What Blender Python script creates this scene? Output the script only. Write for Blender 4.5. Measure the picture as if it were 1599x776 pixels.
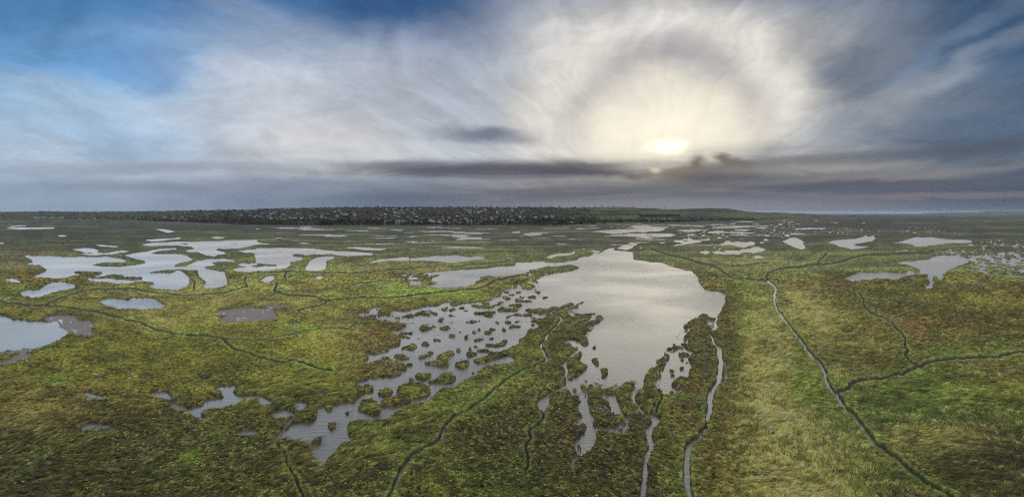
import bpy, math, random
import numpy as np
R = math.radians
for o in list(bpy.data.objects): bpy.data.objects.remove(o)
SC = bpy.context.scene
COL = SC.collection
random.seed(7)
RNG = np.random.default_rng(11)

# ------------------------------------------------------------------ camera
F = 900.0            # focal length in photo pixels (photo 1599 x 776)
H = 42.0             # height of the drone above the water
HY = 333.0           # row of the horizon in the photo
cd = bpy.data.cameras.new('camera'); cam = bpy.data.objects.new('camera', cd); COL.objects.link(cam)
cam.location = (0, 0, H); cam.rotation_euler = (R(90), 0, 0)
cd.sensor_width = 36; cd.lens = 36*F/1599.0
cd.shift_y = -(388.0-HY)/1599.0
cd.clip_start = 1; cd.clip_end = 200000
SC.camera = cam

# ------------------------------------------------------------------ light
VEGK = 1.14          # overall albedo of the vegetation
OVER = 1.9          # radiance of the unseen overhead sky, raised to light the ground
SUN_AZ = math.atan((1030-799.5)/F)
SUN_EL = math.atan((HY-232)/F*math.cos(SUN_AZ))
ld = bpy.data.lights.new('sun', 'SUN'); sun = bpy.data.objects.new('sun', ld); COL.objects.link(sun)
ld.energy = 1.1; ld.angle = R(170); ld.color = (1.0, .95, .86)
sun.rotation_euler = (R(90)-SUN_EL, 0, R(180)-SUN_AZ)
SC.view_settings.view_transform = 'Standard'; SC.view_settings.look = 'None'
SC.view_settings.exposure = 0.0; SC.view_settings.gamma = 1.0
SC.view_settings.use_curve_mapping = False
SC.cycles.use_denoising = False; SC.cycles.filter_width = 1.15
SC.cycles.max_bounces = 5; SC.cycles.diffuse_bounces = 2; SC.cycles.glossy_bounces = 2; SC.cycles.transmission_bounces = 2; SC.cycles.volume_bounces = 0

def azel(px, py):
    az = math.atan((px-799.5)/F)
    return math.degrees(az), math.degrees(math.atan((HY-py)/F*math.cos(az)))

def lin(r, g, b):
    f = lambda c: ((c/255.0+.055)/1.055)**2.4 if c > 10 else c/255.0/12.92
    return (f(r), f(g), f(b), 1)

W = bpy.data.worlds.new('World'); SC.world = W; W.use_nodes = True
nt = W.node_tree; nt.nodes.clear(); N = nt.nodes.new; L = nt.links.new
def math_n(op, a, b=None, clamp=False):
    n = N('ShaderNodeMath'); n.operation = op; n.use_clamp = clamp
    for i, v in enumerate((a, b)):
        if v is None: continue
        if isinstance(v, (int, float)): n.inputs[i].default_value = v
        else: L(v, n.inputs[i])
    return n.outputs[0]
tc = N('ShaderNodeTexCoord'); sep = N('ShaderNodeSeparateXYZ'); L(tc.outputs['Generated'], sep.inputs[0])
X, Y, Z = sep.outputs
AZ = math_n('MULTIPLY', math_n('ARCTAN2', X, Y), 57.29578)
EL = math_n('MULTIPLY', math_n('ARCSINE', Z), 57.29578)
def comb(a, b, c=0.0):
    n = N('ShaderNodeCombineXYZ')
    for i, v in enumerate((a, b, c)):
        if isinstance(v, (int, float)): n.inputs[i].default_value = v
        else: L(v, n.inputs[i])
    return n.outputs[0]
# the cloud sheet: directions projected on a high plane, so streaks run to a vanishing point
zc = math_n('MAXIMUM', math_n('ADD', Z, .05), .02)
CP = comb(math_n('DIVIDE', X, zc), math_n('DIVIDE', Y, zc))
def mapping(vec, loc=(0,0,0), rot=0.0, scale=(1,1,1), kind='POINT'):
    m = N('ShaderNodeMapping'); m.vector_type = kind
    m.inputs['Location'].default_value = loc; m.inputs['Rotation'].default_value = (0,0,rot); m.inputs['Scale'].default_value = scale
    L(vec, m.inputs['Vector']); return m.outputs[0]
def noise(vec, scale, detail=5, rough=.55, dist=0.0, color=False):
    n = N('ShaderNodeTexNoise'); n.noise_dimensions = '2D'
    n.inputs['Scale'].default_value = scale; n.inputs['Detail'].default_value = detail
    n.inputs['Roughness'].default_value = rough; n.inputs['Distortion'].default_value = dist
    L(vec, n.inputs['Vector']); return n.outputs['Color' if color else 'Fac']
AE = comb(AZ, EL)
def warp(vec, amp, nz):
    s = N('ShaderNodeVectorMath'); s.operation = 'SUBTRACT'; L(nz, s.inputs[0]); s.inputs[1].default_value = (.5,.5,.5)
    m = N('ShaderNodeVectorMath'); m.operation = 'MULTIPLY'; L(s.outputs[0], m.inputs[0]); m.inputs[1].default_value = (amp[0], amp[1], 0)
    a = N('ShaderNodeVectorMath'); a.operation = 'ADD'; L(vec, a.inputs[0]); L(m.outputs[0], a.inputs[1]); return a.outputs[0]
SHEET_ROT = SUN_AZ + R(-4)
# wisps lean one way left of the sun and the other way right of it
nL = noise(mapping(AE, rot=R(14), scale=(.055, .11, 1)), 1.0, 6, .56, .0, True)
nR = noise(mapping(AE, rot=R(-30), scale=(.055, .12, 1)), 1.0, 6, .56, .0, True)
side = N('ShaderNodeMapRange'); side.interpolation_type = 'SMOOTHSTEP'; side.inputs[1].default_value = -18; side.inputs[2].default_value = 10; L(AZ, side.inputs[0])
def nmix(a, b, f):
    n = N('ShaderNodeMix'); n.data_type = 'RGBA'; L(f, n.inputs[0]); L(a, n.inputs[6]); L(b, n.inputs[7]); return n.outputs[2]
nzA = nmix(nL, nR, side.outputs[0])
AEw = warp(AE, (11, 7), nzA)
nzB = noise(mapping(AE, scale=(.10, .42, 1)), 1.0, 6, .62, .8, True)
AEb = warp(AE, (7, 1.5), nzB)
def blob(px, py, rx, ry, rot=0.0, src=None):
    a, e = azel(px, py); k = 57.3/F
    v = mapping(src or AEw, (a, e, 0), R(rot), (rx*k, ry*k, 1), 'TEXTURE')
    g = N('ShaderNodeTexGradient'); g.gradient_type = 'SPHERICAL'; L(v, g.inputs[0])
    s = N('ShaderNodeMapRange'); s.interpolation_type = 'SMOOTHERSTEP'; L(g.outputs['Fac'], s.inputs[0]); return s.outputs[0]
def mix(a, b, fac, k=1.0):
    n = N('ShaderNodeMix'); n.data_type = 'RGBA'; n.clamp_factor = True
    for s, v in ((n.inputs[6], a), (n.inputs[7], b)):
        if isinstance(v, tuple): s.default_value = v
        else: L(v, s)
    if isinstance(fac, (int, float)): n.inputs[0].default_value = fac
    else: L(math_n('MULTIPLY', fac, k) if k != 1.0 else fac, n.inputs[0])
    return n.outputs[2]
sky = N('ShaderNodeTexSky'); sky.sky_type = 'NISHITA'; sky.sun_disc = False
sky.sun_elevation = SUN_EL; sky.sun_rotation = SUN_AZ
sc = N('ShaderNodeVectorMath'); sc.operation = 'SCALE'; L(sky.outputs[0], sc.inputs[0]); sc.inputs['Scale'].default_value = 0.10
def ramp(fac, stops, smooth=True):
    n = N('ShaderNodeValToRGB'); cr = n.color_ramp; cr.interpolation = 'B_SPLINE' if smooth else 'LINEAR'
    while len(cr.elements) < len(stops): cr.elements.new(.5)
    for e, (p, c) in zip(cr.elements, stops): e.position = p; e.color = c
    L(fac, n.inputs[0]); return n.outputs[0]
# height ramp of the overcast; el 0..90 mapped to 0..1
eln = math_n('DIVIDE', EL, 90.0, True)
blue = ramp(eln, [(0, lin(105,135,165)), (.06, lin(120,168,208)), (.16, lin(66,132,192)), (.24, lin(40,98,156)), (.4, lin(60,95,140)), (1, lin(120,140,170))])
skyc = mix(sc.outputs[0], blue, .85)
# B  = list of (px, py, rx, ry, rot, colour, strength, source)
CL = []
def C(px, py, rx, ry, rot, col, k, src=None): CL.append((px, py, rx, ry, rot, lin(*col), k, src))
C(1500, 80, 520, 300, 0, (54,82,114), .97)
C(640, 0, 330, 150, 0, (44,80,126), .85)
C(1100, 0, 420, 60, 0, (82,98,124), .7)
C(60, 260, 430, 100, 0, (196,212,224), .8)
C(110, 170, 420, 120, 6, (124,170,208), .85)
C(330, 195, 220, 40, 8, (150,184,212), .6)
C(420, 200, 500, 200, 10, (204,208,216), .97)
C(430, 45, 210, 45, -18, (140,156,180), .6)
C(200, 150, 260, 40, 6, (160,190,216), .5)
C(160, 100, 260, 50, 8, (74,138,196), .6)
C(230, 205, 260, 46, 4, (136,178,212), .5)
C(600, 150, 260, 120, 25, (168,174,186), .7)
C(560, 235, 300, 70, 0, (210,209,208), .7)
C(880, 120, 380, 260, 35, (186,187,190), .9)
C(1240, 170, 330, 240, -35, (178,178,178), .92)
C(1030, 190, 350, 290, 0, (206,201,194), .95)
C(880, 150, 120, 190, -30, (222,218,210), .7)
C(1185, 150, 75, 190, 32, (222,214,204), .65)
C(1030, 45, 220, 55, 0, (200,200,205), .75)
C(1070, 88, 150, 50, -12, (150,150,158), .8)
C(1010, 95, 120, 38, 10, (165,163,168), .5)
C(1030, 205, 230, 140, 0, (247,240,222), .9)
C(1440, 190, 330, 80, 12, (104,120,140), .6)
C(1400, 150, 280, 26, 24, (146,156,168), .6)
C(1480, 60, 240, 22, 26, (104,124,150), .6)
C(1520, 250, 260, 16, 6, (130,138,148), .5)
C(1330, 110, 90, 60, 25, (58,82,110), .6)
C(1570, 170, 200, 60, 15, (76,96,120), .6)
cur = skyc
for (px, py, rx, ry, rot, c, k, src) in CL:
    cur = mix(cur, c, blob(px, py, rx, ry, rot, src), k)
# the ring of light round the veiled sun, with a greyer zone inside its top
sa, se = azel(1032, 236)
dv = N('ShaderNodeVectorMath'); dv.operation = 'DISTANCE'; L(warp(AE, (4, 3), nzA), dv.inputs[0]); dv.inputs[1].default_value = (sa, se, 0)
def ring(r, w):
    q = math_n('DIVIDE', math_n('SUBTRACT', dv.outputs['Value'], r), w)
    return math_n('POWER', 2.718, math_n('MULTIPLY', math_n('MULTIPLY', q, q), -1.0))
upm = N('ShaderNodeMapRange'); upm.interpolation_type = 'SMOOTHSTEP'; upm.inputs[1].default_value = 4; upm.inputs[2].default_value = 12; L(EL, upm.inputs[0])
cur = mix(cur, lin(168,165,168), math_n('MULTIPLY', ring(9.0, 1.6), upm.outputs[0]), .55)
cur = mix(cur, lin(226,222,214), math_n('MULTIPLY', ring(11.8, 1.9), upm.outputs[0]), .75)
# fine fibres of cirrus: brighten and darken the sheet along the streaks
def gray(c):
    n = N('ShaderNodeSeparateColor'); L(c, n.inputs[0]); return n.outputs[1]
fl = noise(mapping(AEw, rot=R(14), scale=(.10, .42, 1)), 1.0, 7, .62, .0, True)
fr = noise(mapping(AEw, rot=R(-34), scale=(.10, .42, 1)), 1.0, 7, .62, .0, True)
# a fan of cirrus that spreads from the low sky under the sun
fx_, fy_ = math_n('SUBTRACT', AZ, 13.0), math_n('ADD', EL, 6.0)
ang = math_n('ARCTAN2', fy_, fx_); rad_ = math_n('POWER', math_n('ADD', math_n('MULTIPLY', fx_, fx_), math_n('MULTIPLY', fy_, fy_)), .5)
fanv = warp(comb(math_n('MULTIPLY', ang, 7.5), math_n('MULTIPLY', rad_, .07)), (3.2, 2.0), nzA)
fan = noise(fanv, 1.5, 8, .60, .0)
fib = math_n('ADD', math_n('MULTIPLY', gray(nmix(fl, fr, side.outputs[0])), .48), math_n('MULTIPLY', fan, .52))
fib2 = noise(mapping(AE, rot=R(-5), scale=(.05, .12, 1)), 1.0, 9, .62, .4)
fsum = math_n('ADD', math_n('MULTIPLY', fib, .85), math_n('MULTIPLY', fib2, .15))
mr = N('ShaderNodeMapRange'); mr.inputs[1].default_value = .37; mr.inputs[2].default_value = .63
mr.inputs[3].default_value = .84; mr.inputs[4].default_value = 1.20; L(fsum, mr.inputs[0])
calm = N('ShaderNodeMapRange'); calm.interpolation_type = 'SMOOTHSTEP'; calm.inputs[1].default_value = 3; calm.inputs[2].default_value = 15; calm.inputs[3].default_value = .3; L(dv.outputs['Value'], calm.inputs[0])
fsc = math_n('ADD', 1.0, math_n('MULTIPLY', math_n('SUBTRACT', mr.outputs[0], 1.0), calm.outputs[0]))
vm = N('ShaderNodeVectorMath'); vm.operation = 'SCALE'; L(cur, vm.inputs[0]); L(fsc, vm.inputs['Scale'])
cur = vm.outputs[0]
# low banks: stretched along the horizon
nb = noise(mapping(AE, scale=(.035, .36, 1)), 1.0, 7, .6, .5)
elb = math_n('ADD', EL, math_n('MULTIPLY', math_n('SUBTRACT', nb, .5), 5.5))
def band(lo, hi):     # 1 below lo, 0 above hi
    n = N('ShaderNodeMapRange'); n.interpolation_type = 'SMOOTHSTEP'
    n.inputs[1].default_value = lo; n.inputs[2].default_value = hi; n.inputs[3].default_value = 1; n.inputs[4].default_value = 0
    L(elb, n.inputs[0]); return n.outputs[0]
azn = math_n('ADD', math_n('DIVIDE', AZ, 360.0), .5)
bankc = ramp(math_n('DIVIDE', math_n('ADD', AZ, 42.0), 84.0, True), [(0, lin(110,138,166)), (.2, lin(98,120,144)), (.42, lin(86,94,111)), (.62, lin(88,89,100)), (.8, lin(80,88,104)), (1, lin(64,80,102))])
bm = N('ShaderNodeMapRange'); bm.interpolation_type = 'SMOOTHSTEP'; bm.inputs[1].default_value = -38; bm.inputs[2].default_value = -8; bm.inputs[3].default_value = .6; bm.inputs[4].default_value = .96; L(AZ, bm.inputs[0])
cur = mix(cur, bankc, math_n('MULTIPLY', band(1.4, 6.4), bm.outputs[0]))
LW = [
 (760, 207, 120, 26, 6, (108,118,136), .9, AEw),
 (620, 262, 220, 14, -3, (140,144,154), .7, AEb),
 (780, 262, 330, 22, 0, (98,96,106), .95, AEb),
 (900, 268, 190, 16, 0, (78,78,90), .9, AEb),
 (1120, 272, 190, 26, 3, (84,82,92), .95, AEb),
 (1088, 250, 30, 20, 50, (92,86,88), .9, AEw), (1128, 248, 26, 18, -50, (92,86,86), .85, AEw), (985, 262, 60, 10, 8, (84,80,86), .8, AEw), (1150, 254, 46, 16, -30, (96,90,90), .85, AEw), (1060, 262, 40, 12, 10, (110,100,92), .7, AEw),
 (700, 268, 240, 18, 0, (88,88,100), .8, AEb), (1250, 288, 260, 18, 0, (86,88,100), .85, AEb),
 (1300, 262, 230, 16, 0, (170,164,156), .6, AEb),
 (1330, 246, 260, 14, 2, (118,116,118), .6, AEb),
 (1430, 290, 330, 16, 2, (90,94,106), .8, AEb),
 (1400, 274, 330, 10, 2, (138,134,134), .7, AEb),
 (1540, 232, 220, 22, 0, (78,90,104), .8, AEb),
 (1470, 305, 260, 8, 0, (132,124,128), .6, AEb),
 (210, 262, 300, 12, 4, (150,160,178), .6, AEb),
 (340, 290, 400, 16, 2, (118,132,152), .6, AEb),
]
for (px, py, rx, ry, rot, c, k, src) in LW:
    cur = mix(cur, lin(*c), blob(px, py, rx, ry, rot, src), k)
# lighter strip right above the land
strip = blob(1050, 322, 520, 24, 0, AE)
cur = mix(cur, lin(138,137,144), strip, .75)
# the veiled sun
def addglow(cur, px, py, r, col, src=AE, ry=None):
    b = blob(px, py, r, ry or r, 0, src)
    v = N('ShaderNodeVectorMath'); v.operation = 'SCALE'; v.inputs[0].default_value = col; L(b, v.inputs['Scale'])
    a = N('ShaderNodeVectorMath'); a.operation = 'ADD'; L(cur, a.inputs[0]); L(v.outputs[0], a.inputs[1]); return a.outputs[0]
cur = addglow(cur, 1030, 215, 230, (.10,.085,.04), AEw, 110)
cur = addglow(cur, 1031, 231, 46, (.55,.5,.36), AEb, 20)
cur = addglow(cur, 1024, 267, 14, (.30,.25,.12), AE, 7)
# unseen sky: overhead brightened to light the ground, dimmed behind the drone
up = N('ShaderNodeMapRange'); up.interpolation_type = 'SMOOTHSTEP'; up.inputs[1].default_value = 34; up.inputs[2].default_value = 62; L(EL, up.inputs[0])
bk = N('ShaderNodeMapRange'); bk.interpolation_type = 'SMOOTHSTEP'; bk.inputs[1].default_value = 60; bk.inputs[2].default_value = 110; L(math_n('ABSOLUTE', AZ), bk.inputs[0])
over = mix((OVER*.96, OVER, OVER*1.04, 1), (OVER*.62, OVER*.67, OVER*.74, 1), fib2)
cur = mix(cur, (.36, .40, .47, 1), bk.outputs[0])
cur = mix(cur, over, up.outputs[0])
bg = N('ShaderNodeBackground'); L(cur, bg.inputs[0]); bg.inputs[1].default_value = 1.0
wo = N('ShaderNodeOutputWorld'); L(bg.outputs[0], wo.inputs[0])

# ------------------------------------------------------------------ tracing of the marsh
# views: name -> (x0, y0, scale): point = (x0 + x/scale, y0 + y/scale) in photo pixels, later laid on the ground
VW = {'V1': (0,330,3.105), 'V2': (400,330,3.105), 'V3': (800,330,3.105), 'V4': (1200,330,3.1028),
      'W1': (0,550,3.4325), 'W2': (400,550,3.4325), 'W3': (800,550,3.4325), 'W4': (1200,550,3.4325),
      'Za': (540,420,7.7625), 'Zb': (700,400,7.7625), 'Zc': (540,500,7.7625), 'Zd': (700,490,7.7625),
      'Ze': (840,460,7.7625), 'Zf': (820,560,7.7625), 'Zg': (980,490,7.7625), 'Zh': (960,560,7.7625),
      'Zi': (640,370,5.0), 'Zj': (1000,340,7.76), 'Zk': (1280,380,5.0125), 'Zl': (1200,335,4.0075),
      'F1': (0,300,4), 'F2': (400,300,4), 'F3': (800,300,4), 'F4': (1200,300,4), 'O': (0,0,1)}
def parse(s):
    v = VW['O']; out = []
    for t in s.split():
        if t in VW: v = VW[t]; continue
        a, b = t.split(',')
        out.append((v[0]+float(a)/v[2], v[1]+float(b)/v[2]))
    return out
def parse_many(s):           # polygons separated by ';', the view carries over
    v = 'O'; res = []
    for p in s.split(';'):
        p = p.strip()
        if not p: continue
        f = p.split()[0]
        if f in VW: v = f
        else: p = v+' '+p
        res.append(parse(p))
        for t in p.split():
            if t in VW: v = t
    return res

WATER1 = """
V1 112,214 260,218 430,222 500,220 592,214 640,206 700,198 770,182 850,177 860,183 800,192 770,205 850,207 905,214 938,232 920,242 960,240 1000,231 1090,229 1137,238 1130,247 1060,262 990,270 990,276 1040,285 1090,293 1100,330 1100,360 1050,374 990,378 984,365 1000,340 970,320 960,295 930,283 880,280 880,292 915,318 920,345 905,365 870,380 830,384 715,368 752,352 740,342 690,338 620,353 560,350 440,338 425,328 430,318 350,318 320,322 180,322 165,312 215,296 230,285 215,275 190,258 118,257 165,248 150,232;
345,183 400,178 450,180 480,190 470,198 420,200 385,192; 380,208 500,203 560,193 630,192 600,200 530,210 440,213;
685,162 760,152 900,148 1060,146 1242,138 1260,160 1160,182 1060,180 1045,188 1085,196 1098,207 1055,210 1040,220 1000,214 965,198 915,198 900,190 945,183 930,172 860,165 740,168;
672,142 740,136 870,126 876,134 800,142 740,146; 745,84 800,88 860,98 810,104 780,94; 1015,126 1060,124 1100,126 1050,133; 30,75 100,68 140,70 60,77; 0,84 100,78 265,78 260,84 100,88;
460,163 520,165 580,168 560,175 490,171; 15,330 60,324 95,335 100,347 60,345; 0,151 20,152 18,158 0,158; 283,116 325,117 320,122 285,122; 1150,190 1242,186 1242,203 1190,201; 1130,278 1180,273 1242,271 1250,290 1190,296 1140,290; 1150,260 1180,250 1242,251 1250,262 1180,266;
97,395 130,382 200,375 230,352 260,344 320,346 365,355 362,372 290,385 230,405 160,420 110,412;
475,436 510,426 560,424 600,430 625,432 640,418 700,420 750,424 770,440 815,458 780,474 680,478 570,476 520,460;
-300,480 0,503 40,515 70,528 140,535 270,536 290,548 285,562 320,580 330,595 300,618 240,640 150,660 70,672 0,682 -300,690;
W1 450,215 480,213 520,228 580,235 590,245 545,258 490,250 452,235; 795,213 850,210 905,220 920,240 918,262 860,250 825,238; 1000,220 1025,220 1028,236 1000,238;
1150,200 1180,180 1250,175 1268,185 1245,215 1270,232 1310,236 1373,228 1395,240 1373,262 1300,262 1250,290 1160,305 1085,320 1075,345 1100,352 1085,375 1050,355 1000,305 1080,290 1110,255 1180,250 1205,245 1190,220;
430,400 460,385 500,380 540,388 600,390 610,408 560,418 500,420 440,430; 1262,435 1290,420 1340,415 1373,418 1390,435 1373,450 1310,455 1270,450; 530,133 562,138 555,155 525,148 505,140; 630,25 670,26 680,38 650,40; 680,95 710,98 710,112 688,112; 1080,142 1115,140 1118,158 1085,160;
W2 0,228 40,240 88,262 92,275 60,290 20,285 0,262; 100,315 160,305 205,325 210,345 170,350 100,358 90,325; 190,268 240,262 285,280 290,290 240,300 200,300; 312,220 345,214 370,225 340,240 315,238;
V2 0,180 100,177 270,181 330,188 560,203 570,210 480,216 390,214 370,205 270,207 230,215 180,220 230,228 205,238 165,245 165,262 130,278 50,290 0,290 V1 1190,290 1160,285 V2 -20,262 100,262 100,258 0,250;
V2 235,285 245,265 260,240 300,222 340,218 385,222 340,240 335,280 300,290; 18,335 50,315 80,310 85,335 45,350; 278,325 300,312 330,315 310,333; 425,178 450,173 645,180 600,190 500,185; 845,143 960,140 1000,128 1095,127 1090,135 1000,140 850,147; 990,108 1100,104 1095,111; 770,94 980,95 900,99; 635,90 720,87 700,95; 530,80 620,80 580,85; 770,78 880,78 850,83; 870,175 1000,172 1130,178 960,179; 740,182 780,182 760,188; 620,129 690,129 650,133; 0,150 75,157 0,163; 0,84 25,85 0,88;
530,253 600,232 660,228 740,222 740,240 650,238 600,245; 740,330 780,320 785,326 750,333; 415,525 440,530 430,535; 165,545 210,543 230,550 190,556; 415,668 445,664 450,674 425,678; 395,532 430,533 400,537;
Zi 0,168 60,165 160,155 240,147 360,143 420,150 470,158 520,150 560,155 600,168 560,175 500,178 460,188 420,190 340,202 280,197 180,190 100,182 0,188; 600,144 660,142 650,150; 645,182 710,178 710,186; 770,137 810,137 790,141;
90,290 170,285 140,300 200,310 240,295 180,320 160,345 230,350 200,370 130,385 180,400 280,400 420,398 500,370 520,345 560,330 540,315 600,305 700,312 800,303 870,290 920,278 950,268 915,258 980,250 1080,225 1242,215 1200,200 1040,200 1060,190 900,198 830,200 820,225 730,235 720,230 600,248 480,255 330,262 210,272 100,285;
1060,160 1160,130 1300,120 1250,140 1150,150 1100,170;
Za 600,118 720,115 730,125 610,125; 750,110 860,105 880,112 770,120; 190,487 250,485 290,492 200,497; 5,512 70,512 70,520;
Zi -100,330 0,322 60,320 0,330 -80,338; 0,345 60,345 120,355 40,375 0,370;
V3 490,188 560,195 585,205 585,235 660,245 740,255 800,275 870,290 900,320 905,350 930,380 1000,390 1035,405 1030,450 1010,490 990,515 960,520 945,500 925,495 900,505 Zg 880,10 860,45 800,65 740,95 700,130 670,165 690,190 740,195 650,220 590,270 610,310 640,370 700,400 690,420 640,400 590,390 560,370 540,345 530,360 560,400 490,420 450,460 440,530 400,545 340,580 360,630 280,650 260,700 210,750 Zh 365,233 345,270 350,310 340,360 310,400 260,430 240,480 270,540 330,610 400,680 440,680 480,680 W3 775,345 800,375 770,400 750,420 745,450 765,490 755,530 735,560 720,610 718,700 712,776 708,900 670,900 685,776 695,700 705,600 710,550 735,510 720,470 718,410 750,375 725,350 690,330 665,290 640,260 628,230 640,205 655,190 Zh 250,370 240,330 200,295 150,285 70,310 0,320 Zf 1040,365 960,380 925,385 930,360 880,300 770,290 740,265 700,290 655,310 690,370 700,400 740,430 770,440 780,470 750,510 760,550 780,590 775,630 820,690 845,730 820,776 W3 440,350 430,390 450,420 452,470 425,520 400,545 370,570 358,545 370,510 350,480 355,465 385,440 400,400 385,370 355,340 Zf 720,720 660,660 640,590 650,540 700,500 740,450 735,430 690,420 670,390 620,365 535,350 530,380 470,390 400,395 340,420 290,460 295,520 290,570 250,600 235,655 190,640 150,590 145,535 180,490 240,460 350,390 430,350 500,300 510,255 480,200 490,150 470,95 415,85 470,60 520,0 Ze 365,770 430,720 450,690 430,640 370,570 330,560 440,555 500,580 540,620 570,632 620,600 610,560 560,500 600,470 580,440 675,435 680,370 740,345 805,290 780,250 700,250 690,280 720,290 660,310 600,345 620,300 660,270 640,245 720,235 730,220 660,230 580,235 520,240 460,215 400,190 490,195 430,178 500,155 480,130 560,95 545,70 500,95 430,115 400,100 350,120 310,130 280,150 210,150 100,185 40,165 0,120 Zb 1100,275 Zi 1060,300 1110,290 1200,280 1250,270 1325,245 1325,235 1242,215 1200,200 1300,185 1320,165 1380,155 1480,130 1530,100 1599,85;
V3 505,180 560,160 590,165 580,180 555,188; 560,155 580,152 610,160 600,166; 615,175 630,175 625,182;
Za 560,500 680,515 740,515 800,488 880,480 980,462 1100,450 1180,430 1185,405 1242,398 Zb 20,565 20,605 120,605 180,572 250,575 390,560 520,535 550,500 640,490 640,470 660,430 720,400 800,380 850,345 900,320 980,300 1040,290 1100,275 Ze 0,80 60,165 100,185 0,250 Zd 1190,40 1010,80 990,100 1100,130 1080,165 960,200 950,240 900,290 850,310 850,385 760,405 700,440 600,470 520,470 480,440 400,436 330,455 380,470 440,466 490,465 497,490 440,530 360,545 300,565 310,590 360,608 420,605 480,580 560,555 640,530 700,512 760,520 800,540 800,590 640,625 560,620 440,640 450,700 380,730 300,750 280,776 W2 1225,80 1225,105 1170,130 1110,160 1070,185 1060,195 1000,190 970,215 940,245 880,280 830,285 780,305 740,330 720,365 650,375 600,390 560,370 500,375 488,400 490,430 505,460 495,490 450,500 430,530 400,560 380,580 360,615 320,600 300,585 298,540 275,490 225,480 130,472 125,465 150,425 185,390 250,378 290,382 325,355 330,300 365,293 370,315 395,320 410,300 405,282 440,278 480,268 525,270 535,250 560,232 630,212 632,190 600,178 540,185 533,165 545,155 Zc 100,776 150,750 290,700 400,690 520,690 560,700 640,670 680,650 670,635 600,640 580,600 640,590 680,615 740,605 750,580 700,540 600,500 480,485 400,490 340,515 230,540 140,540 130,520 210,505 280,470 270,430 240,405 380,415 430,385 520,375 540,330 640,320 660,290 680,240 650,210 600,170 540,130 660,120 740,70 720,50 640,40 Za 660,650 600,640 530,640 500,615 370,610 370,570 350,560 300,550 280,570 190,575 120,555 20,545 80,540 130,548 180,540 280,545 290,500 300,490 350,465 400,468 380,480 310,500 370,520 400,570 480,560 550,540
"""
WATER2 = """
V4 66,145 100,130 140,130 175,148 165,155 180,178 160,186 120,172 95,160; 288,150 330,140 420,135 460,122 520,128 500,145 460,152 415,158 420,165 495,168 460,178 400,185 340,170; 597,153 650,145 720,125 790,125 860,135 980,140 990,150 930,155 870,155 780,165 710,172 700,160; 610,190 680,186 670,195 615,194; 310,350 340,348 335,355 315,355; 400,606 425,610 415,615;
Zk 590,148 740,140 850,130 880,108 920,100 1080,96 1160,125 1165,150 1100,170 1060,190 1000,210 1000,230 960,240 980,255 950,300 930,280 890,260 880,280 900,310 880,350 840,362 820,340 860,320 840,270 850,250 800,245 740,245 650,262 610,290 660,325 650,326 600,285 500,280 440,275 400,292 340,285 265,306 230,290 180,268 300,240 310,225 400,228 560,228 660,235 700,210 780,235 790,210 740,185 600,152;
980,300 1010,300 1050,335 1085,345 1085,362 1050,350 1020,325; 100,312 150,310 145,320 105,320; 690,280 720,262 760,282 730,285; 110,275 150,272 130,280; 1340,88 1400,100 1480,115 1400,112; 1160,120 1240,96 1300,97 1250,110 1200,130; 1380,70 1440,88 1400,92; 1460,75 1520,66 1530,76 1470,82;
Zl 163,88 250,84 365,86 350,91 180,93; 50,38 105,37 100,42; 100,45 165,46 150,50; 275,36 350,37 300,42; 370,49 440,48 430,54; 555,50 615,50 600,56; 130,118 240,122 240,127 140,124; 105,125 130,125 125,142 110,136; 600,130 615,130 610,142; 635,135 665,132 655,142;
Zj 0,120 105,118 110,130 200,128 320,122 280,150 200,160 100,150 30,135; 0,165 105,172 60,180 0,178; V3 383,100 450,92 560,86 660,80 745,82 720,95 600,100 500,108; 290,84 390,82 330,88;
Zj 790,80 930,78 1170,80 1000,88 850,90; 760,122 900,115 1300,105 1490,102 1300,115 950,125; 570,160 700,140 880,142 700,152; 1115,48 1240,42 1540,48 1300,53; 1390,128 1450,115 1550,122 1500,132; 800,190 860,165 930,155 1020,170 1250,175 1460,185 1300,190 1050,185 900,185; 1100,140 1250,140 1360,152 1200,158;
380,345 430,325 530,320 480,300 400,290 420,275 500,280 560,290 620,270 700,270 720,290 780,285 700,300 620,315 540,325 480,335; 720,265 800,262 830,248 845,265 800,280; 225,305 280,295 320,303 250,312; 930,325 1010,310 1040,280 1080,280 1100,300 1150,290 1280,300 1330,285 1400,300 1380,330 1320,340 1280,360 1200,355 1110,330 1000,335; 700,410 780,398 850,420 800,445 750,430; 850,420 940,400 1010,420 1100,395 1200,400 1230,380 1330,375 1400,350 1480,370 1530,380 1480,410 1400,420 1370,430 1250,420 1190,430 1180,450 1060,440 920,440;
1330,470 1400,460 1500,470 1480,490 1400,490; 1250,455 1300,460 1270,475; 940,240 970,235 980,250 950,255; 1200,255 1250,262 1300,270 1210,268; 1290,210 1320,215 1310,230; 1500,255 1550,265 1540,280 1500,275; 1430,300 1500,300 1470,315; 815,328 850,325 840,335; 435,383 470,382 460,390; 555,205 640,195 650,212 580,215;
V3 0,100 40,97 35,106 0,107; 50,112 100,102 145,106 140,114 80,120; F3 320,211 355,211 340,216;
V1 0,-300 0,-301 1,-300
"""
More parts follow.
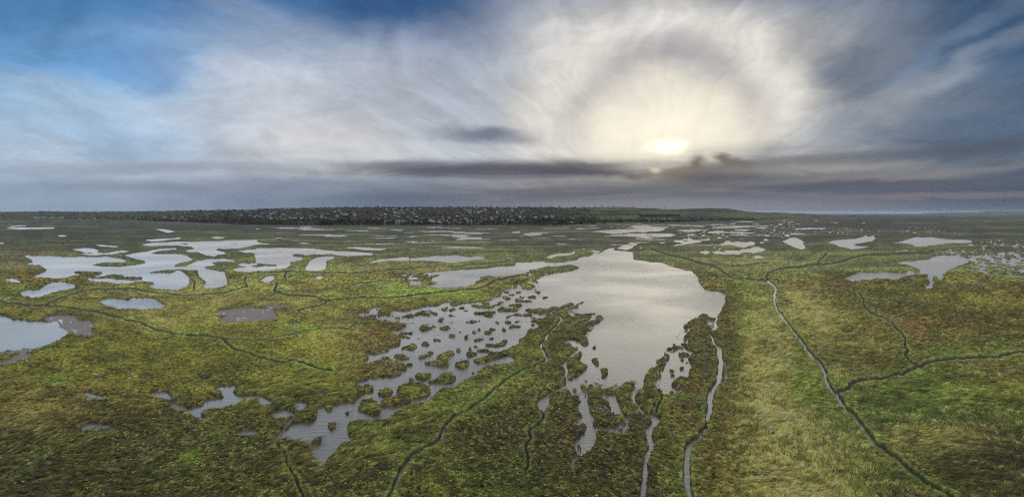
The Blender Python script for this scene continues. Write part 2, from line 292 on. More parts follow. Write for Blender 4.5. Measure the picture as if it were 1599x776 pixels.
LAND = """
V1 520,222 580,228 615,240 610,246 500,248 460,256 440,264 500,269 580,270 650,262 705,252 708,243 690,236 640,224 590,210 560,208 520,212;
350,290 440,293 495,292 495,302 440,318 340,322 330,316 400,308 360,298; 520,310 560,306 600,310 595,318 640,316 690,318 692,330 640,336 560,330 520,325 430,322 425,315 500,316;
725,294 790,286 830,283 890,281 960,284 965,292 890,291 860,288 830,300 790,300 725,300; 842,263 880,246 925,240 940,228 1000,215 1000,230 960,240 915,258 900,268 850,270;
700,207 760,195 850,186 870,205 780,209; 1025,246 1060,243 1140,246 1140,262 1060,263 1030,255; 830,157 960,158 1150,155 1150,159 900,161;
V2 175,210 200,205 240,210 220,218 180,220; -20,263 100,262 100,268 -20,271;
Zi 160,300 240,290 240,297 190,318 160,320; 600,160 690,150 700,168 610,172;
Za 665,578 760,550 860,535 900,510 980,498 1030,500 1100,490 1160,480 1242,455 1242,515 1190,515 1150,490 1070,500 1030,510 1130,545 1110,560 1040,560 1010,578 900,555 800,590 670,585; 480,570 500,555 590,560 580,575 500,575; 380,560 400,555 440,565 430,580 390,578; 575,595 610,582 665,590 650,603 600,605; 600,630 630,612 655,620 655,645 610,650; 735,665 830,640 830,655 770,670 740,675; 1095,630 1130,620 1130,595 1190,595 1195,610 1160,612 1185,640 1120,648; 870,720 910,685 990,690 1050,725 960,750 910,752; 1020,700 1050,688 1100,695 1100,715 1040,715; 1105,715 1242,690 1242,740 1170,745; 1220,560 1242,550 1242,570;
Zb 0,710 60,715 110,730 100,740 0,728; 0,650 30,640 60,620 80,640 125,655 60,668 0,668; 120,625 180,612 215,635 180,650 130,640; 170,660 240,655 240,672 190,672; 250,655 285,650 280,665; 250,600 320,585 400,600 570,605 560,620 500,635 380,635 310,620; 390,570 430,555 490,560 510,585 440,590; 500,590 600,580 600,555 690,545 690,560 620,575 650,585 620,598; 280,700 340,675 420,675 580,680 590,690 500,695 545,720 540,745 430,725 420,705 340,715; 580,655 620,630 690,615 690,625 660,645 780,650 790,605 720,610 720,590 770,585 800,580 900,590 895,610 840,630 850,670 700,675 620,678; 800,520 830,510 890,530 960,535 1030,545 1035,562 900,560 830,560 810,550; 830,475 930,505 910,520 860,500; 640,480 700,490 790,515 720,535 670,520; 720,465 780,455 810,465 800,480 740,482; 670,430 740,425 750,440 700,455 675,445; 800,440 880,420 885,455 820,450; 860,340 930,310 960,320 1070,360 1040,385 1000,410 930,400 870,405 900,380; 990,300 1050,290 1120,320 1090,332 1020,320; 1035,405 1080,395 1080,412 1045,420; 920,435 980,425 1060,435 1130,430 1100,470 1070,450 1000,435 940,445; 930,465 965,465 960,475; 940,495 1010,480 1070,480 1060,520 1010,510 960,510; 1145,525 1170,500 1220,505 1190,512; 780,375 850,370 840,390 800,395; 885,655 960,635 1040,650 1120,630 1170,650 1242,645 1242,700 1180,725 1090,700 1110,690 1000,690 950,670; 685,745 750,720 800,700 880,700 900,735 860,725 760,725 710,758; 890,710 960,695 1040,720 1030,728 920,735; 985,755 1050,735 1070,745 1000,765;
Zd 10,105 40,95 75,103 60,115 20,112; 0,160 20,165 90,160 85,172 0,180; 140,130 155,115 172,122 150,138; 200,100 270,75 320,92 400,78 390,92 300,115 220,112; 275,155 310,148 300,162; 340,190 370,178 400,190 390,205 350,208; 100,212 160,212 165,230 130,228; 275,228 310,210 345,220 345,240 300,242; 190,290 200,265 235,270 240,300 215,318 192,305; 425,230 450,205 520,210 535,235 490,255 440,250; 480,180 560,178 590,195 540,205 500,195; 395,270 460,262 450,275 400,278; 530,260 560,252 560,265; 480,300 530,290 575,297 520,318 485,312; 300,320 340,305 370,300 420,292 445,310 400,325 340,340 310,333; 635,185 670,178 710,195 690,215 650,210; 545,95 600,95 640,115 600,122; 665,100 720,90 770,100 760,122 700,120; 770,120 850,80 930,95 850,102 790,118; 725,165 780,140 900,155 900,162 800,165 740,182; 445,395 460,360 500,365 560,380 600,360 640,345 720,375 660,390 640,395 520,402; 635,330 670,318 720,322 735,345 690,355; 90,450 110,425 150,430 155,460 120,472; 235,430 260,410 290,425 285,448 255,448; 295,395 320,385 370,405 340,417; 215,480 240,465 350,475 355,495 320,512 290,520 250,540 220,515; 330,450 370,440 480,435 500,455 430,462 370,470; 70,635 100,605 170,610 200,570 240,565 262,595 240,630 205,640 185,680; 140,535 165,530 170,570 190,590 150,590; 260,735 300,708 330,712 320,722; 0,255 70,255 92,275 60,290 0,290; 0,450 60,455 80,490 0,540; 990,135 1020,125 1070,140 1020,155; 540,620 570,616 565,628;
Zc 925,170 1010,180 1000,188 930,180; 1045,180 1130,170 1140,178 1070,192; 850,215 880,215 915,240 880,238; 1055,235 1110,225 1180,245 1120,262 1060,255; 910,290 950,255 990,260 1000,285 1035,300 980,320 920,310; 650,360 720,325 800,288 850,295 870,330 840,350 790,365 700,350; 860,455 930,430 1020,375 1070,385 1060,405 960,455 900,472; 565,450 600,420 680,412 740,445 820,460 740,475 680,482; 405,455 530,455 545,465 480,478; 945,520 980,510 1090,500 1160,505 1165,480 1080,472 1140,425 1242,375 Zd 60,455 80,495 20,560 35,620 0,640 Zc 1160,572 1050,550 960,540;
620,160 760,145 830,155 820,170 740,165 700,190 795,210 780,225 650,208; 1060,298 1140,300 1140,308 1070,308; 720,535 815,530 812,548 740,555; 830,680 860,650 960,655 1030,645 1040,680 960,735 850,710; 760,720 800,705 840,730 800,770 770,750; 280,680 320,655 370,670 330,700; 160,720 190,680 270,690 275,720 210,745; 640,590 670,590 680,620 645,625;
W2 920,160 960,150 1000,118 1050,115 1075,140 1050,165 1020,175 970,165 930,172; 750,240 760,190 810,170 870,165 930,185 935,225 900,245 830,255 830,270 780,285 720,290 670,300 660,280 700,250; 540,310 565,255 620,250 650,270 670,310 660,335 620,342 580,325; 650,225 660,205 710,195 738,210 720,235 680,245; 815,145 840,142 852,158 820,163; 380,395 395,380 425,382 430,405 400,422; 292,485 320,465 355,465 345,485 310,502; 475,325 495,322 500,335 480,338; 1062,70 1090,50 1145,50 1130,80 1100,95; 1150,112 1172,108 1165,120; 665,30 710,26 715,38 680,40; 950,90 958,88 957,94;
Ze 650,645 680,632 715,640 700,658 660,660; 735,447 748,445 748,455; 55,50 95,30 135,42 90,48 65,60; 55,110 70,110 66,117; 425,85 435,82 435,90;
Zf 790,10 880,0 900,75 875,95 830,55; 910,130 950,115 1010,140 1010,180 960,245 920,230 935,190; 960,390 1000,372 1080,385 1110,420 1060,440 990,440 965,420; 880,245 925,232 905,270;
Ze 445,655 480,645 490,670 470,690 530,705 535,730 512,776 Zf 665,40 720,85 770,90 740,120 680,190 610,225 560,270 520,260 510,200 520,130 495,80 510,30 Ze 400,770 440,720 455,690;
Zf 590,445 620,440 625,455 600,460;
Zk 960,205 1040,200 1100,185 1000,215; 640,230 760,222 700,240; 920,232 960,225 950,240;
V3 970,590 975,588 975,596; 140,415 180,412 175,420 150,428; 415,580 425,580 424,586; 200,362 210,364 205,368; 640,66 650,66 645,68
"""
WATER3 = """
Zg 600,440 700,430 760,460 790,500 720,540 700,600 780,620 760,650 640,640 600,700 560,776 500,776 520,660 490,560 540,480;
Zg 690,180 800,150 850,165 740,190; 600,270 700,230 680,290 640,330;
Zh 560,180 600,120 660,70 780,70 900,90 940,80 900,140 880,240 800,220 740,240 680,320 760,390 910,330 880,350 760,430 600,460 570,380 540,330 590,280; 700,0 860,10 900,60 840,20 760,40;
Zf 960,440 1090,450 1080,560 1120,640 1242,720 1242,745 1120,690 1040,600 1000,520; 760,570 880,580 1000,640 1010,700 980,680 880,610 780,590; 860,520 980,560 1060,650 1020,640 900,560;
W3 440,405 560,415 590,430 600,400 680,370 720,350 722,360 640,387 595,442 560,442 440,418; 500,235 550,230 560,260 600,340 570,320 530,280;
Ze 340,560 440,560 450,640 400,590; 380,220 430,230 430,280 400,260; 585,320 650,280 700,290 620,330;
Zd 520,420 620,440 700,420 690,440 600,470 520,455; 110,500 150,500 150,560 110,590
"""
LAND3 = """
Zh 400,200 480,160 560,190 580,250 540,330 480,350 400,320 345,270 370,220; 500,30 560,0 640,10 660,50 620,90 520,75; 415,140 450,105 510,110 500,150 420,165; 670,200 720,185 750,210 720,235 670,225; 750,110 830,100 890,120 860,150 760,140; 660,135 740,120 750,150 700,170; 680,330 740,250 860,260 900,290 850,330 770,375; 645,400 690,385 735,405 700,420;
Zg 605,490 680,470 760,490 720,520 640,525; 550,560 650,550 700,570 650,600 560,590; 500,670 600,660 590,700 520,710;
Zf 755,500 790,440 860,450 895,510 850,560 780,550; 780,590 870,580 880,620 840,690 790,650; 900,520 960,500 1000,540 940,570; 890,650 950,630 1010,690 940,720
"""
MUD = """
V1 200,525 240,510 330,505 370,515 380,530 440,535 465,548 440,575 450,605 420,610 380,610 350,590 330,600 320,575 285,562 300,545 240,540; -300,745 0,735 60,710 130,690 175,700 140,715 80,735 40,750 0,752 -300,790; 0,682 150,660 300,618 345,600 200,665 100,690 0,705;
O 332,488 350,484 390,481 425,483 432,494 428,502 400,504 345,505 340,498 355,494; V2 30,455 200,455 200,462 60,470;
W1 918,262 940,280 1000,300 1030,330 1060,355 980,325 900,310 860,315 905,295 925,280; W2 80,290 105,355 92,358 66,300; 130,470 115,495 100,470 150,400 200,350 210,360 150,430; 200,300 290,290 325,270 320,290 220,330; 225,480 270,490 298,540 300,585 362,615 355,628 295,590 275,620 290,540 265,498; 560,370 600,365 620,385 590,392; 558,450 575,440 580,460 560,468;
Zd 850,300 960,240 1010,200 1110,130 1110,150 1040,200 980,240 900,300 730,365 700,355 760,290; 510,410 700,430 760,380 730,440 620,475 540,465; 0,530 60,500 130,490 120,510 60,540 40,620 0,640; 110,480 140,530 200,570 120,600; 760,300 760,285 850,280; 730,320 760,285 850,280 850,295 760,360 730,350;
Ze 0,250 100,230 120,260 60,280 0,285; 290,580 360,545 450,560 430,640 400,600 330,610; 390,740 480,660 500,700 430,776 380,776; 330,190 430,170 480,215 430,290 380,240; 560,330 700,285 720,260 700,250 620,300; 580,410 670,370 680,435;
Zc 560,140 640,140 690,130 640,180 600,170; Za 520,640 600,640 600,660 560,665; 300,490 380,500 400,560 330,540; 560,600 620,600 680,640 600,650; 950,500 1030,510 1010,560 960,540; 750,180 850,170 980,200 850,215 760,210; 600,145 750,140 900,170 850,160 700,150;
Zf 655,310 740,265 900,310 860,320 780,310 720,330 700,400 680,370; 530,350 660,380 740,430 700,520 600,500 530,400; 860,390 930,390 1000,470 1100,480 1100,776 960,776 1060,640 1000,540 900,500 850,430; 430,200 490,220 510,270 470,300 420,240; 440,70 500,60 500,130 480,150; 880,245 930,235 910,270; 480,500 560,490 560,520 490,560; 590,690 720,720 740,776 640,776;
W3 500,240 560,300 580,350 640,365 720,350 720,360 640,385 590,420 580,450 550,435 440,415 450,400 540,415 600,360 560,340 520,290 490,250; 315,490 350,465 368,510 355,560 380,580 340,590 330,640 300,620 320,570 350,550; 330,340 370,350 395,390 360,400; 330,420 380,400 385,430 340,440; 410,285 470,290 440,300; 750,275 762,275 757,320 745,335; 350,170 410,155 480,175 460,190 380,230 360,200; 540,180 600,160 560,220 600,235 550,240; 
Zg 680,180 800,150 860,160 760,200 700,260 740,300 720,380 640,370 600,300 600,260 660,210; 590,430 700,430 720,460 620,480 600,530 720,530 740,560 600,640 800,620 790,640 620,660 700,710 640,776 400,776 500,640 450,560 440,530 460,450; 960,60 1060,100 1080,160 1020,200 960,120; 1150,560 1200,600 1190,776 1160,776 1180,650;
Zh 365,240 400,320 560,200 580,170 540,130 560,100 660,60 860,10 920,70 860,110 900,140 880,230 820,200 700,290 680,330 760,400 900,330 920,345 760,440 600,465 580,400 480,350 350,350;
W3 1135,40 1150,90 1145,200 1135,200 1140,110; W3 770,70 800,100 800,180 840,225 820,240 790,180
"""
# creeks: width in photo pixels, 1 = water stands in it, path
CREEK = """
2.6 0 V1 -300,440 0,438 40,450 100,455 200,460 260,465 330,472 400,482 480,495 560,515 640,535 700,555 750,580 830,598 900,605 1000,608 1080,620 1110,655 1150,680 1242,710 W2 60,45 110,60 150,65 200,52 260,68 300,80 330,95 400,105
1.3 0 V1 1080,626 1160,628 1242,635 V2 60,622 130,612 200,595 300,575 400,572 440,580 470,560 490,545
1.7 0 V1 200,462 260,440 320,415 400,390 480,380 600,378 680,385 780,402 900,412 1000,405 1100,395 1160,380 1200,368 1185,340 1190,320
1.2 0 V1 945,385 945,350 930,330
2.4 0 V2 100,350 95,370 85,390 130,405 200,410 280,418 345,438 440,428 520,420 620,425 Zb 0,435 250,410 330,405 480,360 560,300 720,265 850,240 960,235 1010,220
1.4 0 V2 345,438 330,455 260,470 205,485 240,510
1.8 0 V2 145,300 138,320 150,335
1.2 0 V2 0,300 100,297 200,297 350,300 500,300 620,292 740,280 800,272
1.2 0 Za 150,180 350,165 420,150 520,155 620,160
1.5 0 V2 145,120 105,140 180,150 300,158 450,157 540,152 700,155 900,160 1242,165 V3 100,163 200,150 240,145
1.0 0 V2 150,103 250,106 350,100
2.5 1 Ze 560,80 500,100 400,150 320,180 280,200 200,200 140,225 200,250 260,265 290,295 260,340 220,390 150,460 100,510 90,560 40,600 30,640 70,690 90,740 110,776 W3 185,30 180,50 130,75 60,100 0,135 W2 1280,200 1240,245 1190,280 1150,315 1060,355 1010,410 990,460 960,500 900,530 840,560 800,610 770,660 750,710 715,776 680,850
1.5 0 W3 170,322 165,370 135,410 90,430 100,470 75,510 80,560 85,610 70,650
1.3 0 Zj 150,390 300,440 480,480 650,530 800,570 930,610 1000,660 1090,730 1200,745 1400,755 1552,765
2.0 0 Zj 150,390 300,440 480,480 650,530 800,570 930,610 1000,660 1090,730 1200,745 1400,755 1552,765 V4 0,337
2.4 0 V4 0,342 -10,322 0,300 60,280 150,270 240,258 330,250 400,228 440,218 560,212 700,203 800,195
1.6 0 V4 235,262 250,230 280,205
3.6 1 V4 0,342 20,355 35,380 28,430 40,480 70,520 110,570 150,620 180,670 220,720 W4 215,0 270,60 305,120 325,190 365,240 400,290 460,350 500,400 540,460 600,520 680,570 740,630 820,700 900,745 960,776 1050,850
2.0 0 V4 440,400 462,432 465,470 500,500 560,520 600,545 640,590 665,620 660,650 675,680 665,710 700,745 745,765
1.1 0 V4 480,430 560,440 620,425 740,432
1.1 0 V4 610,520 660,505 700,490
3.6 0 W4 365,225 430,200 440,180 520,155 640,145 720,125 800,90 870,60 960,45 1100,38 1230,35 1290,15 1370,5 1700,-60
1.6 0 W4 730,10 745,45 800,75
1.7 0 W2 112,490 120,520 160,580 190,660 230,740 260,820
1.1 0 W3 590,710 640,690 690,680
1.6 0 V1 300,160 400,120 560,118
1.3 0 F3 275,265 245,290 300,310 290,330 0,332
1.3 0 F1 400,320 520,270 700,265 1100,255
1.0 0 Zj 1100,595 1250,585 1350,570 1552,550
1.4 0 Ze 160,470 250,465 290,440 450,405 470,370 560,340 600,320
2.6 1 Zg 690,430 760,460 790,495 840,500 900,475 950,470 1010,490 1100,485
1.2 1 Zg 700,520 720,560 750,585
3.5 1 Zg 1085,60 1060,100 1085,160 1040,200
3.0 1 Zg 1000,250 1030,300 1050,360 1100,410 1110,430
6.0 1 Zg 1120,410 1110,480 1130,560 1120,640 1130,776 W3 1115,60 1110,120 1105,170
7.0 1 W3 1105,170 1062,220 1055,260 1060,310
4.5 1 W3 1060,310 1048,362
1.6 0 W3 1050,362 1038,400 1030,420
4.0 1 W3 1030,420 990,470 950,505
7.0 1 W3 950,505 938,560 935,600 935,700 952,776 980,880
1.4 1 W3 760,280 757,310 740,342
1.8 1 W3 500,240 545,290 570,330 620,352 720,350
1.9 1 Zk 1160,125 1300,145 1599,165
1.8 1 Zk 1180,210 1280,230 1400,262 1500,285 1599,285
1.9 1 Zk 1140,290 1200,310 1300,330
1.8 1 Zk 1400,195 1450,220 1500,242 1599,262
2.2 1 Zk 1400,262 1500,285
1.0 0 W1 0,720 120,620 250,560
1.2 0 W4 -600,180 -570,260 -600,330
1.0 0 Zh 720,500 850,490 1000,540 1100,530
1.0 0 Zg 860,235 960,240 1010,230
1.0 0 Zg 730,340 880,335 1030,335
1.0 0 Zg 850,400 1000,395
1.0 0 Zg 850,585 1000,578
1.2 0 Zb 0,130 250,110 550,90 740,55
"""

# ------------------------------------------------------------------ numpy noise
TAB = RNG.random((256, 256))
def vnoise(x, y):
    xi = np.floor(x).astype(np.int64); yi = np.floor(y).astype(np.int64)
    fx = x-xi; fy = y-yi
    fx = fx*fx*(3-2*fx); fy = fy*fy*(3-2*fy)
    x0 = xi & 255; x1 = (xi+1) & 255; y0 = yi & 255; y1 = (yi+1) & 255
    a = TAB[y0, x0]; b = TAB[y0, x1]; c = TAB[y1, x0]; d = TAB[y1, x1]
    return (a*(1-fx)+b*fx)*(1-fy)+(c*(1-fx)+d*fx)*fy
def fbm(x, y, o=4, rough=.55):
    s = 0; a = 1; t = 0
    for i in range(o):
        s = s+a*vnoise(x*2**i+17.3*i, y*2**i+9.1*i); t += a; a *= rough
    return s/t
def sstep(a, b, x):
    t = np.clip((x-a)/(b-a), 0, 1); return t*t*(3-2*t)

# ------------------------------------------------------------------ ground sheet, sampled finer near the drone
XS = np.arange(-300, 1901, 1.0)                         # bearings
VS = np.concatenate([np.arange(540, 60, -1.0), np.arange(60, 10, -.5), np.arange(10, 1.2, -.25)])
NX, NV = len(XS), len(VS)
XG, VG = np.meshgrid(XS, VS)
YG = H*F/VG; XW = (XG-799.5)*YG/F                       # metres on the ground
ROW = lambda y: np.interp(HY-np.asarray(y, float), -VS, np.arange(NV))
SS = 3
def jitter(poly, amp=.10, rnd=random.Random(5)):
    pts = list(poly)
    for it in range(2):
        out = []
        for i in range(len(pts)):
            a = pts[i]; b = pts[(i+1) % len(pts)]
            L_ = math.hypot(b[0]-a[0], b[1]-a[1]); out.append(a)
            if L_ > 1.6:
                k = min(L_*amp, 2.0); v = max((a[1]-HY)/300.0, .08)
                out.append(((a[0]+b[0])/2+rnd.uniform(-k, k), (a[1]+b[1])/2+rnd.uniform(-k, k)*min(1, v*1.3+.15)))
        pts = out
    return pts
def raster(poly, arr, val):
    P = np.array(poly); px = (P[:,0]-XS[0])*SS+.5*(SS-1); py = ROW(P[:,1])*SS+.5*(SS-1)
    r0 = max(int(math.ceil(py.min())), 0); r1 = min(int(math.floor(py.max())), arr.shape[0]-1)
    qx = np.roll(px, -1); qy = np.roll(py, -1)
    for r in range(r0, r1+1):
        m = (py <= r) != (qy <= r)
        xs = np.sort(px[m]+(r-py[m])/(qy[m]-py[m])*(qx[m]-px[m]))
        for a, b in zip(xs[0::2], xs[1::2]):
            ia = max(int(math.ceil(a)), 0); ib = min(int(math.floor(b)), arr.shape[1]-1)
            if ib >= ia: arr[r, ia:ib+1] = val
def down(arr): return arr.reshape(NV, SS, NX, SS).mean((1, 3))
def blur(a, k, kv=None):
    def b1(a, k, ax):
        if k < 1: return a
        p = [(0,0),(0,0)]; p[ax] = (k, k)
        c = np.cumsum(np.pad(a, p, mode='edge'), axis=ax)
        z = np.zeros_like(np.take(c, [0], axis=ax)); c = np.concatenate([z, c], axis=ax)
        n = a.shape[ax]; w = 2*k+1
        return (np.take(c, range(w, w+n), axis=ax)-np.take(c, range(0, n), axis=ax))/w
    kv = k if kv is None else kv
    for _ in range(2): a = b1(b1(a, k, 1), kv, 0)
    return a
big = np.zeros((NV*SS, NX*SS), np.float32)
for p in parse_many(WATER1): raster(jitter(p), big, 1)
for p in parse_many(LAND): raster(jitter(p, .07), big, 0)
for p in parse_many(WATER2): raster(jitter(p, .12), big, 1)
for p in parse_many(WATER3): raster(jitter(p, .13), big, 1)
for p in parse_many(LAND3): raster(jitter(p, .10), big, 0)
WM = down(big)
big[:] = 0
for p in parse_many(MUD): raster(jitter(p, .12), big, 1)
MM = down(big); del big
WM[-3:] = 0
# a faint ragged edge: small noise on the water mask, in ground-like proportions
q1 = fbm(XG/3.2, VG/1.5, 3)
WMb = .55*WM+.45*blur(WM, 1)
WM = np.clip(WMb+(q1-.5)*.75*(4*WMb*(1-WMb)), 0, 1)
WM = np.clip((WM-.5)*1.5+.5, 0, 1)
# fields of little pools: (cx, cy, rx, ry, threshold, sx, sy)
for cx, cy, rx, ry, th, sx, sy in [
    (1440,361,75,7,.30,3.2,1.1), (1290,362,110,6,.33,3.4,1.1), (1110,366,60,12,.36,3.2,1.2), (1560,382,60,9,.42,3.0,1.4),
    (1560,412,60,20,.56,7,2.0), (1515,398,70,12,.42,3.4,1.5), (1490,425,60,14,.34,6,2.0), (1140,388,60,12,.38,4,1.5), (1180,352,90,5,.36,7,.9),
    (640,431,45,9,.42,6,1.5), (580,487,45,8,.36,5,2.0), (850,432,50,16,.38,6,2.2), (925,393,70,6,.42,8,1.3), (1210,364,40,10,.36,3,1.2), (1650,410,90,30,.5,7,2.0)]:
    w = 1-np.clip(((XG-cx)/rx)**2+((VG+HY-cy)/ry)**2, 0, 1)
    nn = fbm(XG/sx+cx, VG/sy+cy, 2, .5)
    WM = np.maximum(WM, sstep(.99-th*.62-.1*w, 1.03-th*.62-.1*w, nn+.0)*sstep(0, .25, w))
# lace of thin runnels round the lower lake
wet0 = blur(WM, 9, 6); rdg = np.abs(fbm(XG/13+61, VG/8, 3, .55)-.5)
lz = sstep(1, .7, ((XG-925)/95)**2+((VG+HY-635)/62)**2)+sstep(1, .7, ((XG-1040)/60)**2+((VG+HY-575)/80)**2)+sstep(1, .6, ((XG-890)/60)**2+((VG+HY-500)/45)**2)+sstep(1,.6,((XG-640)/110)**2+((VG+HY-500)/40)**2)
WM = np.maximum(WM, sstep(.022, .010, rdg)*np.clip(lz, 0, 1)*sstep(.06, .18, wet0))
WM = np.maximum(WM, sstep(.655, .69, fbm(XG/40+9, VG/1.7+3, 3, .5))*sstep(60, 40, VG)*sstep(13, 18, VG)*sstep(380, 480, XG)*sstep(1260, 1130, XG)*.95)
# creeks
CK = np.zeros((NV, NX)); CKX = np.zeros((NV, NX)); CW = np.zeros((NV, NX)); LEV = np.zeros((NV, NX))
rr = random.Random(3)
for line in CREEK.strip().split('\n'):
    t = line.split(None, 2); wd = float(t[0]); wet = t[1] == '1'; pts = parse(t[2])
    for it in range(2):
        out = []
        for a, b in zip(pts[:-1], pts[1:]):
            L_ = math.hypot(b[0]-a[0], b[1]-a[1]); k = min(L_*.13, 2.2) if wd < 5 else 0
            out += [a, ((a[0]+b[0])/2+rr.uniform(-k, k), (a[1]+b[1])/2+rr.uniform(-k, k)*.5)]
        pts = out+[pts[-1]]
    for a, b in zip(pts[:-1], pts[1:]):
        pad = wd*2+12
        c0 = int(max(min(a[0], b[0])-pad-XS[0], 0)); c1 = int(min(max(a[0], b[0])+pad-XS[0], NX-1))
        r0 = int(max(ROW(min(a[1], b[1])-pad*.6 if False else max(min(a[1], b[1])-pad*.6, HY+1.5)), 0)); r1 = int(ROW(min(max(a[1], b[1])+pad*.6, HY+539)))
        r0, r1 = min(r0, r1), max(r0, r1)+2
        if c1 <= c0 or r0 >= NV: continue
        nw = sstep(130, 400, (a[1]+b[1])/2-HY); w0 = wd; wd = w0*(1+(.35 if w0 >= 5 else 1.0)*float(nw))
        gx = XG[r0:r1, c0:c1+1]; gy = HY+VG[r0:r1, c0:c1+1]
        my = (a[1]+b[1])/2-HY; ky = 1.25 if my > 60 else 1.25+(60-my)*.02
        ax, ay = a[0], a[1]*ky; dx, dy = b[0]-ax, b[1]*ky-ay; gy = gy*ky
        tt = np.clip(((gx-ax)*dx+(gy-ay)*dy)/(dx*dx+dy*dy+1e-9), 0, 1)
        d = np.hypot(gx-ax-tt*dx, gy-ay-tt*dy)
        d = d/(.30+1.25*fbm(gx/8, gy/6, 3)); c = sstep(wd*.55+1.5, max(wd*.5-.6, 0), d)
        CK[r0:r1, c0:c1+1] = np.maximum(CK[r0:r1, c0:c1+1], c)
        CKX[r0:r1, c0:c1+1] = np.maximum(CKX[r0:r1, c0:c1+1], sstep(wd*.62+3.6+3*float(nw), wd*.62+2.2+3*float(nw), d))
        if wet: CW[r0:r1, c0:c1+1] = np.maximum(CW[r0:r1, c0:c1+1], sstep(wd*.62+.7, max(wd*.45-.3, .2), d))
        lv = (0 if wet and wd < 2 else 1)*np.exp(-np.maximum(d-wd*.5, 0)**2/(2*(3+wd*1.2)**2))
        LEV[r0:r1, c0:c1+1] = np.maximum(LEV[r0:r1, c0:c1+1], lv)
        wd = w0
MMb = blur(MM, 1)
# ---- heights
lum = fbm(XW/14, YG/14, 3)                              # broad swells
near = sstep(90, 200, VG)
tus = fbm(XW/.95, YG/.95, 2, .6)*near+fbm(XW/3.1, YG/3.1, 2)*(1-near)
tus2 = fbm(XW/.42+5, YG/.42, 2)*near
CS = .78
def cells(x, y, s):
    gx, gy = np.floor(x/s), np.floor(y/s); best = np.full(x.shape, 9.); bid = np.zeros(x.shape); bx = np.zeros(x.shape); by = np.zeros(x.shape)
    for i in (-1, 0, 1):
        for j in (-1, 0, 1):
            ix = (gx+i).astype(np.int64) & 255; iy = (gy+j).astype(np.int64) & 255
            px_ = gx+i+.5+(TAB[iy, ix]-.5)*.9; py_ = gy+j+.5+(TAB[ix, iy]-.5)*.9
            d = np.hypot(x/s-px_, y/s-py_); k = d < best
            best = np.where(k, d, best); bid = np.where(k, TAB[(iy+91) & 255, (ix+37) & 255], bid); bx = np.where(k, px_*s, bx); by = np.where(k, py_*s, by)
    return best, bid, bx, by
cd_, ci_, _, _ = cells(XW, YG, CS)
LANDH = .52+(lum-.5)*.16+(tus-.5)*.22+(tus2-.5)*.10*near+(.5-cd_)*.20*(.4+ci_)*near
LANDH = np.maximum(LANDH, .30)+LEV*.24-.16*sstep(.05, .4, blur(WM, 4, 2))
hgt = LANDH.copy()
mudh = .065+(fbm(XG/7.3, VG/3.2, 4, .65)-.5)*.42
lace = sstep(1, .6, ((XG-1050)/75)**2+((VG+HY-575)/95)**2)+sstep(1, .6, ((XG-925)/105)**2+((VG+HY-650)/75)**2)
mudw = sstep(.35, .65, MMb+(q1-.5)*.5)
mudw = mudw*(1-np.clip(lace, 0, 1)*sstep(.57, .61, fbm(XG/7+3, VG/3.6, 3, .6)))
mudh = mudh-.125*np.clip(lace, 0, 1)
hgt = hgt*(1-mudw)+mudh*mudw
shelf = sstep(.38, .66, blur(WM, 1, 1)+(fbm(XG/4+2, VG/2, 3)-.45)*.5)*(WM < .6)*sstep(12, 40, VG)
hgt = hgt*(1-.8*shelf)+.10*.8*shelf
hgt = hgt*(1-WM)-.55*WM
hgt = hgt*(1-CK)+np.minimum(hgt, .08)*CK
hgt = hgt*(1-CW)-.25*CW
hgt = np.where(VG < 30, np.maximum(hgt, -.6), hgt)
MUDV = np.clip(np.maximum.reduce([mudw, shelf*.9, sstep(.12, .4, WM), sstep(.15, .6, CK)]), 0, 1)
WETD = blur(np.maximum(WM, mudw), 5, 3)                  # closeness to the water

